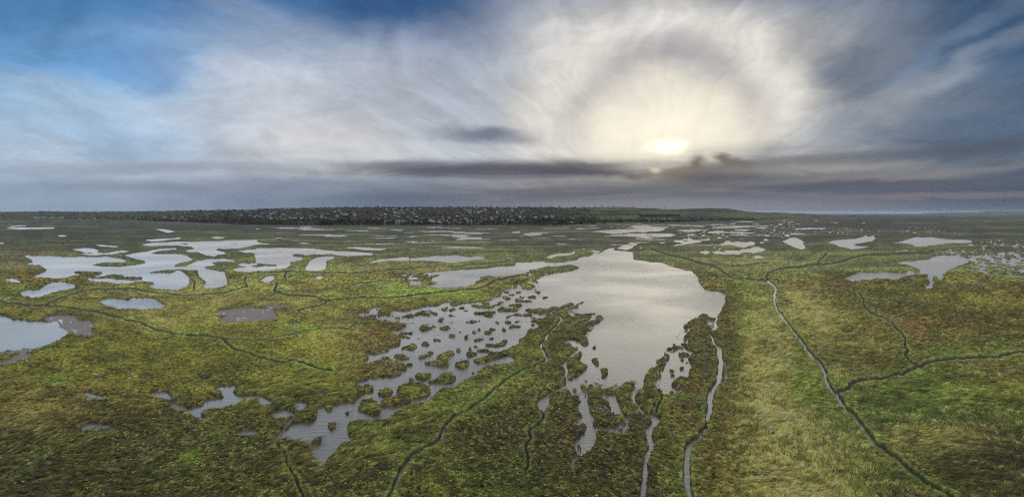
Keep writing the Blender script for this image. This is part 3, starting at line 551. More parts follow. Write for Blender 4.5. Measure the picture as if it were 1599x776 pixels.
# ---- vegetation colours (albedo)
PAL = {'O': (.108,.116,.018), 'G': (.066,.118,.018), 'Y': (.330,.275,.075), 'R': (.135,.075,.020), 'D': (.052,.056,.018),
       'V': (.135,.200,.024), 'P': (.240,.165,.115), 'B': (.078,.062,.022), 'A': (.18,.178,.022)}
BL = [('B',1420,350,420,12,1.0),('V',1180,520,34,100,.5),('G',1250,600,120,200,.35),('B',1115,520,30,90,.5),('R',1105,620,30,120,.4),('G',1420,670,220,120,.6),('V',1310,700,50,60,.35),('V',1235,560,22,60,.5),('D',1500,760,160,40,.5),('A',380,520,170,50,.4),('Y',330,470,130,14,.4),('Y',560,560,40,30,.3),('D',250,680,160,40,.3),('D',420,690,70,60,.4),('V',760,610,60,20,.4),('V',640,690,80,25,.25),('D',950,680,120,60,.35),('Y',300,480,200,40,.45),('Y',420,500,120,30,.4),('R',40,420,100,40,.4),('A',250,560,320,60,.7),('R',60,640,180,50,.35),
 ('D',150,770,420,70,.6),('Y',60,650,50,30,.35),('V',300,718,14,10,1.0),('V',90,596,24,8,.6),('A',500,545,120,60,.7),('Y',540,520,60,25,.3),('R',600,540,50,40,.6),('B',600,560,60,40,.5),('R',620,430,80,20,.45),
 ('V',620,455,70,9,.6),('V',700,462,70,9,.6),('V',720,618,60,18,.6),('D',800,660,90,60,.5),('B',880,700,80,60,.5),('D',900,740,160,40,.3),
 ('R',1120,600,38,160,.45),('B',1105,560,40,120,.4),('V',1180,520,26,90,.7),('Y',1215,640,46,140,.75),('Y',1190,575,30,80,.6),('Y',1280,520,32,40,.7),
 ('Y',1240,740,80,60,.65),('G',1450,650,170,70,.7),('D',1560,740,110,70,.7),('V',1255,590,26,60,.6),('R',1450,505,110,28,.75),('R',1530,470,110,25,.6),
 ('R',1290,440,60,12,.6),('R',1150,412,60,7,.8),('R',1430,362,90,14,.7),('A',1570,600,60,30,.6),('B',1570,585,50,20,.4),('G',1420,425,80,8,.5),('G',1240,430,60,14,.5),('Y',1250,480,50,40,.45),('Y',1130,402,70,8,.4),('A',1500,470,100,30,.4),
 ('P',120,349,230,3.2,1.0),('P',240,351,60,4,.6),('P',520,354,90,2.5,.7),('R',890,368,60,9,.5),('B',1150,350,420,8,.6),('B',1450,366,260,16,.7),('D',1560,380,120,22,.5),
 ('B',720,352,180,3,.7),('G',60,372,140,14,.5),('G',500,372,240,16,.4),('Y',470,360,60,4,.3),('Y',470,371,40,4,.4),('B',40,400,80,12,.5),('Y',240,500,60,20,.3),
 ('D',20,760,120,80,.6),('G',760,400,160,12,.4),('G',950,405,200,14,.4),('V',470,575,20,12,.5),('V',460,515,40,10,.4),('Y',1330,560,40,40,.4),('R',1360,560,30,16,.5),('V',1480,620,90,20,.3),('G',1480,400,90,12,.5),
 ('B',1000,720,90,60,.3),('G',740,760,110,40,.3),('V',1050,720,30,30,.2),('Y',1480,690,80,20,.35),('Y',1380,700,60,25,.3),('B',480,360,330,4,.4),('V',30,455,120,10,.4),('G',250,415,160,16,.5)]
veg = np.empty((NV, NX, 3)); veg[:] = PAL['O']
n1 = fbm(XW/38, YG/38, 4, .6); n2 = fbm(XW/9+31, YG/9, 4, .6); n3 = fbm(XW/1.7, YG/1.7, 3, .6); n4 = vnoise(XW/.5, YG/.5)
n5 = fbm(XG/26+8, VG/9, 4, .6)                          # patches that keep a visible size far away
def lay(key, w):
    global veg
    veg = veg+(np.array(PAL[key])-veg)*np.clip(w, 0, 1)[..., None]
lay('G', sstep(.50, .66, n1)*.6); lay('B', sstep(.52, .68, n2)*.5); lay('R', sstep(.56, .7, fbm(XW/20+70, YG/20, 4))*.45)
lay('A', sstep(.48, .62, n5)*.4); lay('D', sstep(.50, .36, n5)*.45)
for k, cx, cy, rx, ry, s in BL:
    e = np.exp(-((XG-cx)/rx)**2-((VG+HY-cy)/ry)**2)
    lay(k, s*e*1.5*(.45+1.2*sstep(.36, .62, n2*.5+n5*.5)))
lay('G', LEV*.35*(.4+n2)); lay('V', LEV*.35*sstep(.42, .56, n5)); lay('Y', LEV*.5*sstep(.50, .40, n5))
lay('B', sstep(.05, .5, WETD)*(.45+.6*sstep(.4, .6, n5)))
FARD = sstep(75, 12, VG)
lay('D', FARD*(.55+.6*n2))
lay('Y', sstep(.62, .8, n4)*.35*(1-FARD)*sstep(20, 60, VG)); lay('Y', sstep(.56, .72, n3)*.40*(1-FARD)*(1-.6*near)); lay('D', sstep(.48, .32, n3)*.5*(1-.5*near))
bnd = fbm(XG/110+4, VG/2.6, 3, .6); fb = sstep(110, 40, VG)
lay('D', fb*.75*sstep(.52, .38, bnd)); lay('G', fb*.4*sstep(.5, .6, bnd)); lay('Y', fb*.28*sstep(.58, .68, bnd)); lay('B', fb*.5*sstep(.5, .62, fbm(XG/60+40, VG/1.9, 3)))
cellv = np.ones_like(ci_)
veg *= (.55+.9*n4)[..., None]*(1+(n3-.5)*(.8-.55*near))[..., None]*cellv[..., None]
veg *= (.72+.56*sstep(.38, .62, fbm(XW/46+12, YG/46, 3)*.5+n5*.5))[..., None]
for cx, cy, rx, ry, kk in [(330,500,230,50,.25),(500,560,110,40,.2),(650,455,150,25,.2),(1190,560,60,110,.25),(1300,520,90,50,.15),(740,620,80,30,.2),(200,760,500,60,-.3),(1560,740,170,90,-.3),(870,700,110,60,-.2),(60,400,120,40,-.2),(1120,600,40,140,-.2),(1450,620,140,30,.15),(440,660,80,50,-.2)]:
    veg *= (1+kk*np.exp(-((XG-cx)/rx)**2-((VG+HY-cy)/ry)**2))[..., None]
veg *= (1-.38*FARD)[..., None]; veg *= (1-.24*sstep(120, 50, VG))[..., None]; gray_ = veg.mean(-1, keepdims=True); veg = np.maximum(gray_+(veg-gray_)*(1.02-.25*FARD[..., None]), .004); veg0 = veg.copy(); veg = veg*(1-.30*sstep(95, 150, VG))[..., None]  # sheet darkened below the near tufts so the gaps between them read dark
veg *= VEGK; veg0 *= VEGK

# ------------------------------------------------------------------ materials helpers
def newmat(name):
    m = bpy.data.materials.new(name); m.use_nodes = True; t = m.node_tree; t.nodes.clear()
    out = t.nodes.new('ShaderNodeOutputMaterial'); b = t.nodes.new('ShaderNodeBsdfPrincipled'); t.links.new(b.outputs[0], out.inputs[0])
    return m, t, b
def nd(t, kind, **kw):
    n = t.nodes.new(kind)
    for k, v in kw.items(): setattr(n, k, v)
    return n
def simple(name, col, rough=.8, var=.25, scale=1.0, metallic=0):
    m, t, b = newmat(name)
    tcn = nd(t, 'ShaderNodeTexCoord'); nz = nd(t, 'ShaderNodeTexNoise'); nz.inputs['Scale'].default_value = scale; nz.inputs['Detail'].default_value = 4
    t.links.new(tcn.outputs['Object'], nz.inputs['Vector'])
    mx = nd(t, 'ShaderNodeMix', data_type='RGBA'); c = list(col)+[1]
    mx.inputs[6].default_value = [x*(1-var) for x in col]+[1]; mx.inputs[7].default_value = [min(1, x*(1+var)) for x in col]+[1]
    t.links.new(nz.outputs['Fac'], mx.inputs[0]); t.links.new(mx.outputs[2], b.inputs['Base Color'])
    b.inputs['Roughness'].default_value = rough; b.inputs['Metallic'].default_value = metallic
    b.inputs['Specular IOR Level'].default_value = .25
    return m
def add_attr(me, name, arr):
    a = me.color_attributes.new(name, 'FLOAT_COLOR', 'POINT')
    v = np.ones((len(me.vertices), 4), np.float32); v[:, :arr.shape[1]] = arr; a.data.foreach_set('color', v.ravel())
def grid_mesh(name, co, nr, nc):
    me = bpy.data.meshes.new(name)
    me.vertices.add(nr*nc); me.vertices.foreach_set('co', co.astype(np.float32).ravel())
    i = np.arange((nr-1)*(nc-1)); r = i//(nc-1); c = i % (nc-1); a = r*nc+c
    q = np.stack([a, a+1, a+nc+1, a+nc], 1).astype(np.int32)
    me.loops.add(q.size); me.loops.foreach_set('vertex_index', q.ravel())
    me.polygons.add(len(q)); me.polygons.foreach_set('loop_start', np.arange(len(q), dtype=np.int32)*4)
    me.update(calc_edges=True); return me
def raw_mesh(name, co, faces):          # faces: array n x k
    me = bpy.data.meshes.new(name); k = faces.shape[1]
    me.vertices.add(len(co)); me.vertices.foreach_set('co', co.astype(np.float32).ravel())
    me.loops.add(faces.size); me.loops.foreach_set('vertex_index', faces.astype(np.int32).ravel())
    me.polygons.add(len(faces)); me.polygons.foreach_set('loop_start', np.arange(len(faces), dtype=np.int32)*k)
    me.update(calc_edges=True); return me
def link(me_or_none, name, mat=None, kind=None, label=None, cat=None, group=None, parent=None, loc=None):
    o = bpy.data.objects.new(name, me_or_none); COL.objects.link(o)
    if mat is not None: me_or_none.materials.append(mat)
    if kind: o['kind'] = kind
    if label: o['label'] = label
    if cat: o['category'] = cat
    if group: o['group'] = group
    if parent: o.parent = parent
    if loc: o.location = loc
    return o

# ground material: vegetation colour, wet dark mud in the channels and on the banks
gm, t, b = newmat('marsh_soil')
ca = nd(t, 'ShaderNodeAttribute', attribute_name='veg'); ma = nd(t, 'ShaderNodeAttribute', attribute_name='mud')
ge = nd(t, 'ShaderNodeNewGeometry'); sp = nd(t, 'ShaderNodeSeparateXYZ'); t.links.new(ge.outputs['Position'], sp.inputs[0])
nz = nd(t, 'ShaderNodeTexNoise'); nz.inputs['Scale'].default_value = 2.2; nz.inputs['Detail'].default_value = 6; nz.inputs['Roughness'].default_value = .7; t.links.new(ge.outputs['Position'], nz.inputs['Vector'])
mr_ = nd(t, 'ShaderNodeMapRange'); mr_.inputs[1].default_value = .3; mr_.inputs[2].default_value = .7; mr_.inputs[3].default_value = .45; mr_.inputs[4].default_value = 1.6; t.links.new(nz.outputs['Fac'], mr_.inputs[0])
vs = nd(t, 'ShaderNodeVectorMath', operation='SCALE'); t.links.new(ca.outputs['Color'], vs.inputs[0]); t.links.new(mr_.outputs[0], vs.inputs['Scale'])
mudc = nd(t, 'ShaderNodeMix', data_type='RGBA'); mudc.inputs[6].default_value = (.034,.027,.019,1); mudc.inputs[7].default_value = (.125,.098,.074,1)
nz2 = nd(t, 'ShaderNodeTexNoise'); nz2.inputs['Scale'].default_value = .35; nz2.inputs['Detail'].default_value = 5; t.links.new(ge.outputs['Position'], nz2.inputs['Vector']); 
flat = nd(t, 'ShaderNodeMath', operation='MULTIPLY'); t.links.new(ma.outputs['Fac'], flat.inputs[0]); flat.inputs[1].default_value = 1.0
sg = nd(t, 'ShaderNodeAttribute', attribute_name='silt'); t.links.new(sg.outputs['Fac'], mudc.inputs[0])
fin = nd(t, 'ShaderNodeMix', data_type='RGBA'); t.links.new(flat.outputs[0], fin.inputs[0]); t.links.new(vs.outputs[0], fin.inputs[6]); t.links.new(mudc.outputs[2], fin.inputs[7])
t.links.new(fin.outputs[2], b.inputs['Base Color'])
rg = nd(t, 'ShaderNodeMapRange'); rg.inputs[3].default_value = .9; rg.inputs[4].default_value = .5; t.links.new(sg.outputs['Fac'], rg.inputs[0]); t.links.new(rg.outputs[0], b.inputs['Roughness'])
b.inputs['Specular IOR Level'].default_value = .3
bp = nd(t, 'ShaderNodeBump'); bp.inputs['Strength'].default_value = .8; bp.inputs['Distance'].default_value = .35; t.links.new(nz.outputs['Fac'], bp.inputs['Height']); t.links.new(bp.outputs[0], b.inputs['Normal'])

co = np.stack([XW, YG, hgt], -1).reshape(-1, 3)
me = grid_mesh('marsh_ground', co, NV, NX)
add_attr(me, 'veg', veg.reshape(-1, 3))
add_attr(me, 'mud', np.repeat(MUDV.reshape(-1, 1), 3, 1)); add_attr(me, 'silt', np.repeat(np.clip(mudw+WM, 0, 1).reshape(-1, 1), 3, 1))
me.polygons.foreach_set('use_smooth', np.ones(len(me.polygons), bool))
link(me, 'marsh_ground', gm, kind='structure')
# plain ground round the detailed sheet: beside, behind and below the drone, out to the horizon
def plain():
    out = []; e = .5
    xa = (XS[0]-799.5)/F; xb = (XS[-1]-799.5)/F; y0 = H*F/VS[0]; y1 = H*F/VS[-1]; far = 60000
    lo = [(xa*y0, y0), (xa*y1, y1), (-far, y1), (-far, -far), (xa*y0, -far)]
    hi = [(xb*y0, y0), (xb*y0, -far), (far, -far), (far, y1), (xb*y1, y1)]
    mid = [(xa*y0, y0), (xa*y0, -far), (xb*y0, -far), (xb*y0, y0)]
    top = [(-far, y1), (xa*y1, y1), (xb*y1, y1), (far, y1), (far, far*1.6), (-far, far*1.6)]
    co = []; fs = []
    for p in (lo, hi, mid, top):
        fs.append(list(range(len(co), len(co)+len(p)))); co += [(a, b_, e) for a, b_ in p]
    me = bpy.data.meshes.new('outer_ground'); me.from_pydata(co, [], fs); return me
om, t2, b2 = newmat('outer_marsh')
ge2 = nd(t2, 'ShaderNodeNewGeometry'); z1 = nd(t2, 'ShaderNodeTexNoise'); z1.inputs['Scale'].default_value = .03; z1.inputs['Detail'].default_value = 9; t2.links.new(ge2.outputs['Position'], z1.inputs['Vector'])
cr = nd(t2, 'ShaderNodeValToRGB'); cr.color_ramp.elements[0].position = .35; cr.color_ramp.elements[0].color = (.04*VEGK,.052*VEGK,.014*VEGK,1); cr.color_ramp.elements[1].position = .65; cr.color_ramp.elements[1].color = (.12*VEGK,.115*VEGK,.025*VEGK,1)
z3 = nd(t2, 'ShaderNodeTexNoise'); z3.inputs['Scale'].default_value = 1.1; z3.inputs['Detail'].default_value = 6; z3.inputs['Roughness'].default_value = .75; t2.links.new(ge2.outputs['Position'], z3.inputs['Vector'])
z1.inputs['Roughness'].default_value = .7
mm3 = nd(t2, 'ShaderNodeMapRange'); mm3.inputs[1].default_value = .35; mm3.inputs[2].default_value = .65; mm3.inputs[3].default_value = .25; mm3.inputs[4].default_value = 1.5; t2.links.new(z3.outputs['Fac'], mm3.inputs[0])
sc3 = nd(t2, 'ShaderNodeVectorMath', operation='SCALE'); t2.links.new(cr.outputs[0], sc3.inputs[0]); t2.links.new(mm3.outputs[0], sc3.inputs['Scale'])
bp3 = nd(t2, 'ShaderNodeBump'); bp3.inputs['Distance'].default_value = .5; t2.links.new(z3.outputs['Fac'], bp3.inputs['Height']); t2.links.new(bp3.outputs[0], b2.inputs['Normal'])
t2.links.new(z1.outputs['Fac'], cr.inputs[0]); t2.links.new(sc3.outputs[0], b2.inputs['Base Color']); b2.inputs['Roughness'].default_value = .95
link(plain(), 'outer_ground', om, kind='structure')

# ------------------------------------------------------------------ water
wm_, t, b = newmat('marsh_water')
ge = nd(t, 'ShaderNodeNewGeometry')
mp = nd(t, 'ShaderNodeMapping'); mp.inputs['Scale'].default_value = (.55, 1.0, 1); mp.inputs['Rotation'].default_value = (0, 0, R(8)); t.links.new(ge.outputs['Position'], mp.inputs[0])
w1 = nd(t, 'ShaderNodeTexNoise'); w1.inputs['Scale'].default_value = .9; w1.inputs['Detail'].default_value = 5; w1.inputs['Roughness'].default_value = .6; t.links.new(mp.outputs[0], w1.inputs['Vector'])
w2 = nd(t, 'ShaderNodeTexNoise'); w2.inputs['Scale'].default_value = .012; w2.inputs['Detail'].default_value = 3; t.links.new(ge.outputs['Position'], w2.inputs['Vector'])
wr = nd(t, 'ShaderNodeMapRange'); wr.inputs[1].default_value = .4; wr.inputs[2].default_value = .6; wr.inputs[3].default_value = .25; wr.inputs[4].default_value = 1; t.links.new(w2.outputs['Fac'], wr.inputs[0])
bp = nd(t, 'ShaderNodeBump'); bp.inputs['Distance'].default_value = .2; t.links.new(wr.outputs[0], bp.inputs['Strength']); t.links.new(w1.outputs['Fac'], bp.inputs['Height'])
b.inputs['Base Color'].default_value = (.074,.071,.050,1); b.inputs['Roughness'].default_value = .10; b.inputs['IOR'].default_value = 1.5; b.inputs['Specular IOR Level'].default_value = 1.0
t.links.new(bp.outputs[0], b.inputs['Normal'])
me = bpy.data.meshes.new('water'); s = 9000
me.from_pydata([(-s,60,0),(s,60,0),(s,9000,0),(-s,9000,0)], [], [(0,1,2,3)])
link(me, 'water', wm_, kind='structure')

# ------------------------------------------------------------------ marsh grass: cushions and wind-laid tussocks, real blades near the drone
def sample(arr, px, v):
    c = np.clip(np.rint(px-XS[0]).astype(int), 0, NX-1); r = np.clip(np.rint(ROW(HY+v)).astype(int), 0, NV-1)
    return arr[r, c]
def smooth_sample(arr, px, v):
    return sample(arr, px, v)
NT = 165000
v_ = (RNG.random(int(NT*1.0)))                       # px density falls as v^-p
p_ = 1.15; a0, a1 = 92.0**(1-p_+.0), 500.0**(1-p_+.0)
tv = (a0+(a1-a0)*v_)**(1/(1-p_))
tx = RNG.uniform(-70, 1670, len(tv))
ok = (sample(WM, tx, tv) < .12) & (sample(CKX, tx, tv) < .5) & (sample(MUDV, tx, tv) < .5-.35*RNG.random(len(tv)))
tx, tv = tx[ok], tv[ok]; n = len(tx)
ty = H*F/tv; txw = (tx-799.5)*ty/F
_, tci, cbx, cby = cells(txw, ty, CS)          # gather the tufts into cushions
dxc, dyc = txw-cbx, ty-cby; rc = np.hypot(dxc, dyc)+1e-6
rt = np.minimum(rc, CS*.62)*.80; txw = cbx+dxc/rc*rt; ty = cby+dyc/rc*rt
tv = H*F/ty; tx = 799.5+F*txw/ty
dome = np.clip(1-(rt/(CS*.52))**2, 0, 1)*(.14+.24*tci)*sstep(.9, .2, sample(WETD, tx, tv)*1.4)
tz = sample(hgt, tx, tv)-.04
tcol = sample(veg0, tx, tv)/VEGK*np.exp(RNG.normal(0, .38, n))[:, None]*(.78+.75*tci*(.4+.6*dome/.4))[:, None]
clump = fbm(txw/2.2, ty/2.2, 3)
longw = np.clip(sstep(1140, 1230, tx+40*(fbm(txw/30, ty/30, 2)-.5)*4)-sstep(.35, .0, 0*tx)*0
                -.9*np.exp(-((tx-1470)/130)**2-((tv+HY-510)/45)**2), 0, 1)
longw = np.maximum(longw, .9*np.exp(-((tx-40)/150)**2-((tv+HY-740)/90)**2)*(clump > .45))
longw = np.maximum(longw, .6*(sstep(.56, .66, fbm(txw/26+3, ty/26, 3))))
longw = longw*sstep(.6, .2, sample(LEV, tx, tv)); isl = RNG.random(n) < longw
grow = (300.0/tv)**.45
NB = 8
acen = np.arctan2(dyc, dxc)
def rep(a): return np.repeat(a, NB, axis=0)
m = n*NB
th = rep(acen)+RNG.normal(0, .9, m)
wind = .55+1.5*(fbm(txw/9+50, ty/9, 3)-.5)*2
th = np.where(rep(isl), rep(wind)+RNG.normal(0, .22, m), th)
ln = np.where(rep(isl), RNG.uniform(.9, 2.1, m), RNG.uniform(.14, .34, m))*rep(grow)*rep(.75+.5*clump)
ht = np.where(rep(isl), RNG.uniform(.10, .42, m), RNG.uniform(-.02, .16, m))*rep(grow)*rep(.5+clump)
wd_ = np.where(rep(isl), RNG.uniform(.03, .075, m), RNG.uniform(.07, .15, m))*rep(grow)
rad = np.where(rep(isl), .20, .12)*rep(grow)
ox = rep(txw)+RNG.normal(0, 1, m)*rad; oy = rep(ty)+RNG.normal(0, 1, m)*rad; oz = rep(tz+dome*np.where(isl, .5, 1))+RNG.uniform(0, .08, m)
dx, dy = np.cos(th), np.sin(th); sx, sy = -dy, dx
def P(al, up, side):
    return np.stack([ox+dx*al+sx*side, oy+dy*al+sy*side, oz+up], -1)
z0 = np.zeros(m)
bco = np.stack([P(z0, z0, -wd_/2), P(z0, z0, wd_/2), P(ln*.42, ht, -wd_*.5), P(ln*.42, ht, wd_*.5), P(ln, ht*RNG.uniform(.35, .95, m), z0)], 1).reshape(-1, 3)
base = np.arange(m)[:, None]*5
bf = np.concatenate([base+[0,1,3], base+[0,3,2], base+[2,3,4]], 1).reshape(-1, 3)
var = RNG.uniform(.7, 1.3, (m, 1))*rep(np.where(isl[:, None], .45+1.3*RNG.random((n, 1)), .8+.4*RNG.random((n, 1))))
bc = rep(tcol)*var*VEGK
gold = (RNG.random(n) < .11)*(~isl); bc = bc*(1-.7*rep(gold)[:, None])+np.array([.36,.29,.05])*VEGK*.7*rep(gold*(.5+1.6*tci))[:, None]
straw = np.array([.40,.32,.13])*VEGK
sw = np.clip(rep((isl*(.12+.42*np.exp(-((tx-1225)/80)**2)*sstep(.40, .60, fbm(txw/7+20, ty/10, 3)))+.05+.35*(RNG.random(n) < .10))[:, None])*RNG.random((m, 1))*1.6, 0, .8)
bc = bc*(1-sw)+straw*sw*rep(.5+2.2*tcol.sum(1, keepdims=True))*.8
bcv = np.repeat(bc[:, None, :], 5, 1); bcv[:, 4] = bcv[:, 4]*.7+straw*.12+bcv[:, 4]*.25; bcv = np.clip(bcv, 0, .6)
gm2, t, b = newmat('marsh_grass_blade')
ca = nd(t, 'ShaderNodeAttribute', attribute_name='veg'); t.links.new(ca.outputs['Color'], b.inputs['Base Color']); b.inputs['Roughness'].default_value = .75; b.inputs['Specular IOR Level'].default_value = .2
tr = nd(t, 'ShaderNodeBsdfTranslucent'); t.links.new(ca.outputs['Color'], tr.inputs[0]); ms = nd(t, 'ShaderNodeMixShader'); ms.inputs[0].default_value = .38
out = [x for x in t.nodes if x.type == 'OUTPUT_MATERIAL'][0]; t.links.new(b.outputs[0], ms.inputs[1]); t.links.new(tr.outputs[0], ms.inputs[2]); t.links.new(ms.outputs[0], out.inputs[0])
me = raw_mesh('marsh_grass', bco, bf); add_attr(me, 'veg', bcv.reshape(-1, 3))
link(me, 'marsh_grass', gm2, kind='stuff', label='olive green and straw coloured saltmarsh grass in cushions and wind-laid tufts', cat='grass')

# ------------------------------------------------------------------ the low hills behind the marsh
FX = [-600,0,100,220,300,380,450,520,700,850,920,1000,1100,1180,1240,1300]
FY = [343.5,343.5,343,344.5,347,350.5,351.8,352.3,352.3,352.6,350,348,345.8,344,341,338]
TX = [-600,0,60,120,200,260,330,400,440,500,560,600,650,700,740,800,830,870,900,925,950,985,1010,1040,1055,1080,1110,1130,1150,1165,1190,1215,1240,1262,1300]
TY = [330,329.6,329,329.5,329.2,328.2,327.2,326.6,325.4,324.0,322.8,322.4,322.5,323,323,323.4,322.6,323.2,323.8,322.4,321.8,322.8,323.8,325.4,325.6,324.6,324.0,324.4,326.4,329.0,331.0,330.6,331.6,333.2,334]
def foot_d(px): return (H-.5)*F/(np.interp(px, FX, FY)-HY)
def hill_point(px, tt):
    """point on the slope: tt 0 at the marsh edge, 1 on the ridge"""
    px = np.asarray(px, float); tt = np.asarray(tt, float)
    fy = np.interp(px, FX, FY); ty_ = np.interp(px, TX, TY)+1.2+1.6*(fbm(px/17, px*0+3.3, 3)-.5)
    d0 = foot_d(px); d1 = d0*1.8
    d = d0+(d1-d0)*tt
    s = np.clip(tt, 0, 1)**.8
    y = fy+(ty_-fy)*s
    z = H-(y-HY)*d/F
    zr = np.maximum(z, 0)*np.clip(1-(tt-1)/.35, 0, 1)**1.5
    z = np.where(tt > 1, zr, z)
    return (px-799.5)*d/F, d, z
def slope_t(px, y):
    fy = np.interp(px, FX, FY); ty_ = np.interp(px, TX, TY)
    return np.clip((fy-y)/(fy-ty_), 0, 1)**(1/.8)
hx = np.arange(-600, 1298, 2.0); ht_ = np.concatenate([[-.02], np.linspace(0, 1, 60), [1.04, 1.1, 1.2, 1.3, 1.36]])
HXg, HTg = np.meshgrid(hx, ht_)
ax_, ay_, az_ = hill_point(HXg, HTg)
az_ = np.where(HTg < 0, -1, az_); az_ = np.where(HTg > 1.34, -2, az_)
me = grid_mesh('hills', np.stack([ax_, ay_, az_], -1).reshape(-1, 3), len(ht_), len(hx))
me.polygons.foreach_set('use_smooth', np.ones(len(me.polygons), bool))
hc = np.empty(HXg.shape+(3,)); hc[:] = (.060,.062,.036)
yy = np.interp(HXg, FX, FY)+(np.interp(HXg, TX, TY)-np.interp(HXg, FX, FY))*np.clip(HTg, 0, 1)**.8
# patchwork of fields, brighter east of the town
cell = TAB[(np.floor((HXg+yy*3)/34).astype(int)) & 255, (np.floor(yy/2.6+HXg/260).astype(int)) & 255]
fields = np.where((HXg > 880)[..., None], np.where((cell > .55)[..., None], (.085,.105,.035), np.where((cell > .25)[..., None], (.075,.072,.035), (.045,.045,.028))), hc)
hc = fields
def patch(x0, x1, y0, y1, c):
    global hc
    m_ = (HXg > x0) & (HXg < x1) & (yy > y0) & (yy < y1); hc = np.where(m_[..., None], c, hc)
patch(425, 512, 344.8, 350.2, (.110,.150,.050)); patch(370, 470, 347.2, 349.2, (.12,.13,.05)); patch(260, 345, 340.5, 343.5, (.10,.105,.045)); patch(590, 606, 348, 350.5, (.09,.13,.04))
patch(1000, 1062, 333.5, 338.5, (.035,.035,.02)); patch(930, 1000, 338, 341, (.085,.115,.04)); patch(880, 1000, 331, 333, (.09,.11,.04))
hc = hc*(.7+.6*fbm(HXg/6, yy*2, 3))[..., None]
hc = hc*.72; add_attr(me, 'veg', hc.reshape(-1, 3))
hm, t, b = newmat('hill_fields'); ca = nd(t, 'ShaderNodeAttribute', attribute_name='veg'); t.links.new(ca.outputs['Color'], b.inputs['Base Color']); b.inputs['Roughness'].default_value = .95; b.inputs['Specular IOR Level'].default_value = .1
link(me, 'hills', hm, kind='structure')
# far blue ridge on the right
fx = np.arange(1440, 2000, 4.0); top = np.interp(fx, [1440,1480,1520,1545,1560,1600,1700,2000], [0,14,20,38,50,46,60,40])
rows = [(12500, -1*np.ones_like(fx)), (13000, top*.5), (13800, top), (15000, top*.6), (17000, -1*np.ones_like(fx))]
co = np.concatenate([np.stack([(fx-799.5)*d/F, np.full_like(fx, d), z+(H if k in (2,) else 0)], -1) for k, (d, z) in enumerate(rows)])
me = grid_mesh('distant_hills', co, 5, len(fx)); link(me, 'distant_hills', simple('distant_hill', (.06,.07,.05), .95, .2, .001), kind='structure')

# ------------------------------------------------------------------ small mesh builder
class MB:
    def __init__(s): s.v = []; s.f = []; s.mi = []
    def quad(s, pts, m=0):
        k = len(s.v); s.v += [tuple(p) for p in pts]; s.f.append(tuple(range(k, k+len(pts)))); s.mi.append(m)
    def box(s, x0, x1, y0, y1, z0, z1, m=0):
        c = [(x0,y0,z0),(x1,y0,z0),(x1,y1,z0),(x0,y1,z0),(x0,y0,z1),(x1,y0,z1),(x1,y1,z1),(x0,y1,z1)]
        k = len(s.v); s.v += c
        for q in ((0,1,5,4),(1,2,6,5),(2,3,7,6),(3,0,4,7),(4,5,6,7),(3,2,1,0)): s.f.append(tuple(k+i for i in q)); s.mi.append(m)
    def bar(s, a, b, r, n=4, r2=None, m=0):
        from mathutils import Vector
        a = Vector(a); b = Vector(b); d = (b-a).normalized(); u = d.orthogonal().normalized(); w = d.cross(u); r2 = r if r2 is None else r2
        k = len(s.v)
        for p, q in ((a, r), (b, r2)):
            for i in range(n):
                an = 2*math.pi*(i+.5)/n; s.v.append(tuple(p+(u*math.cos(an)+w*math.sin(an))*q))
        for i in range(n): s.f.append((k+i, k+(i+1) % n, k+n+(i+1) % n, k+n+i)); s.mi.append(m)
        s.f.append(tuple(k+n+i for i in range(n))); s.mi.append(m)
    def mesh(s, name, mats=()):
        me = bpy.data.meshes.new(name); me.from_pydata(s.v, [], s.f)
        for x in mats: me.materials.append(x)
        me.polygons.foreach_set('material_index', s.mi); me.update(); return me
def empty(name, loc, label, cat, group=None, rz=0):
    o = bpy.data.objects.new(name, None); COL.objects.link(o); o.location = loc; o.rotation_euler = (0, 0, rz)
    o['label'] = label; o['category'] = cat
    if group: o['group'] = group
    return o
def child(me, name, parent):
    o = bpy.data.objects.new(name, me); COL.objects.link(o); o.parent = parent; return o

WALLS = {'white': simple('white_render', (.46,.46,.45), .8, .06), 'cream': simple('cream_render', (.42,.38,.31), .85, .1),
         'grey': simple('grey_render', (.34,.34,.34), .85, .1), 'brick': simple('red_brick', (.13,.085,.068), .9, .25)}
ROOFS = {'slate': simple('slate_roof', (.10,.105,.12), .6, .2), 'tile': simple('brown_tile_roof', (.085,.055,.045), .85, .25), 'pale': simple('pale_roof', (.22,.23,.25), .5, .15)}
GLASS = simple('window_glass', (.03,.035,.04), .15, .1); FRAME = simple('window_frame', (.7,.7,.7), .6, .05); CHIM = simple('chimney_brick', (.17,.10,.08), .9, .2); DOORM = simple('door_paint', (.08,.10,.14), .5, .1)
def walls_mesh(l, w, h, rh, mat):
    m = MB(); m.quad([(-l,-w,-3),(l,-w,-3),(l,-w,h),(-l,-w,h)]); m.quad([(l,w,-3),(-l,w,-3),(-l,w,h),(l,w,h)])
    m.quad([(l,-w,-3),(l,w,-3),(l,w,h),(l,0,h+rh),(l,-w,h)]); m.quad([(-l,w,-3),(-l,-w,-3),(-l,-w,h),(-l,0,h+rh),(-l,w,h)])
    return m.mesh('walls', [mat])
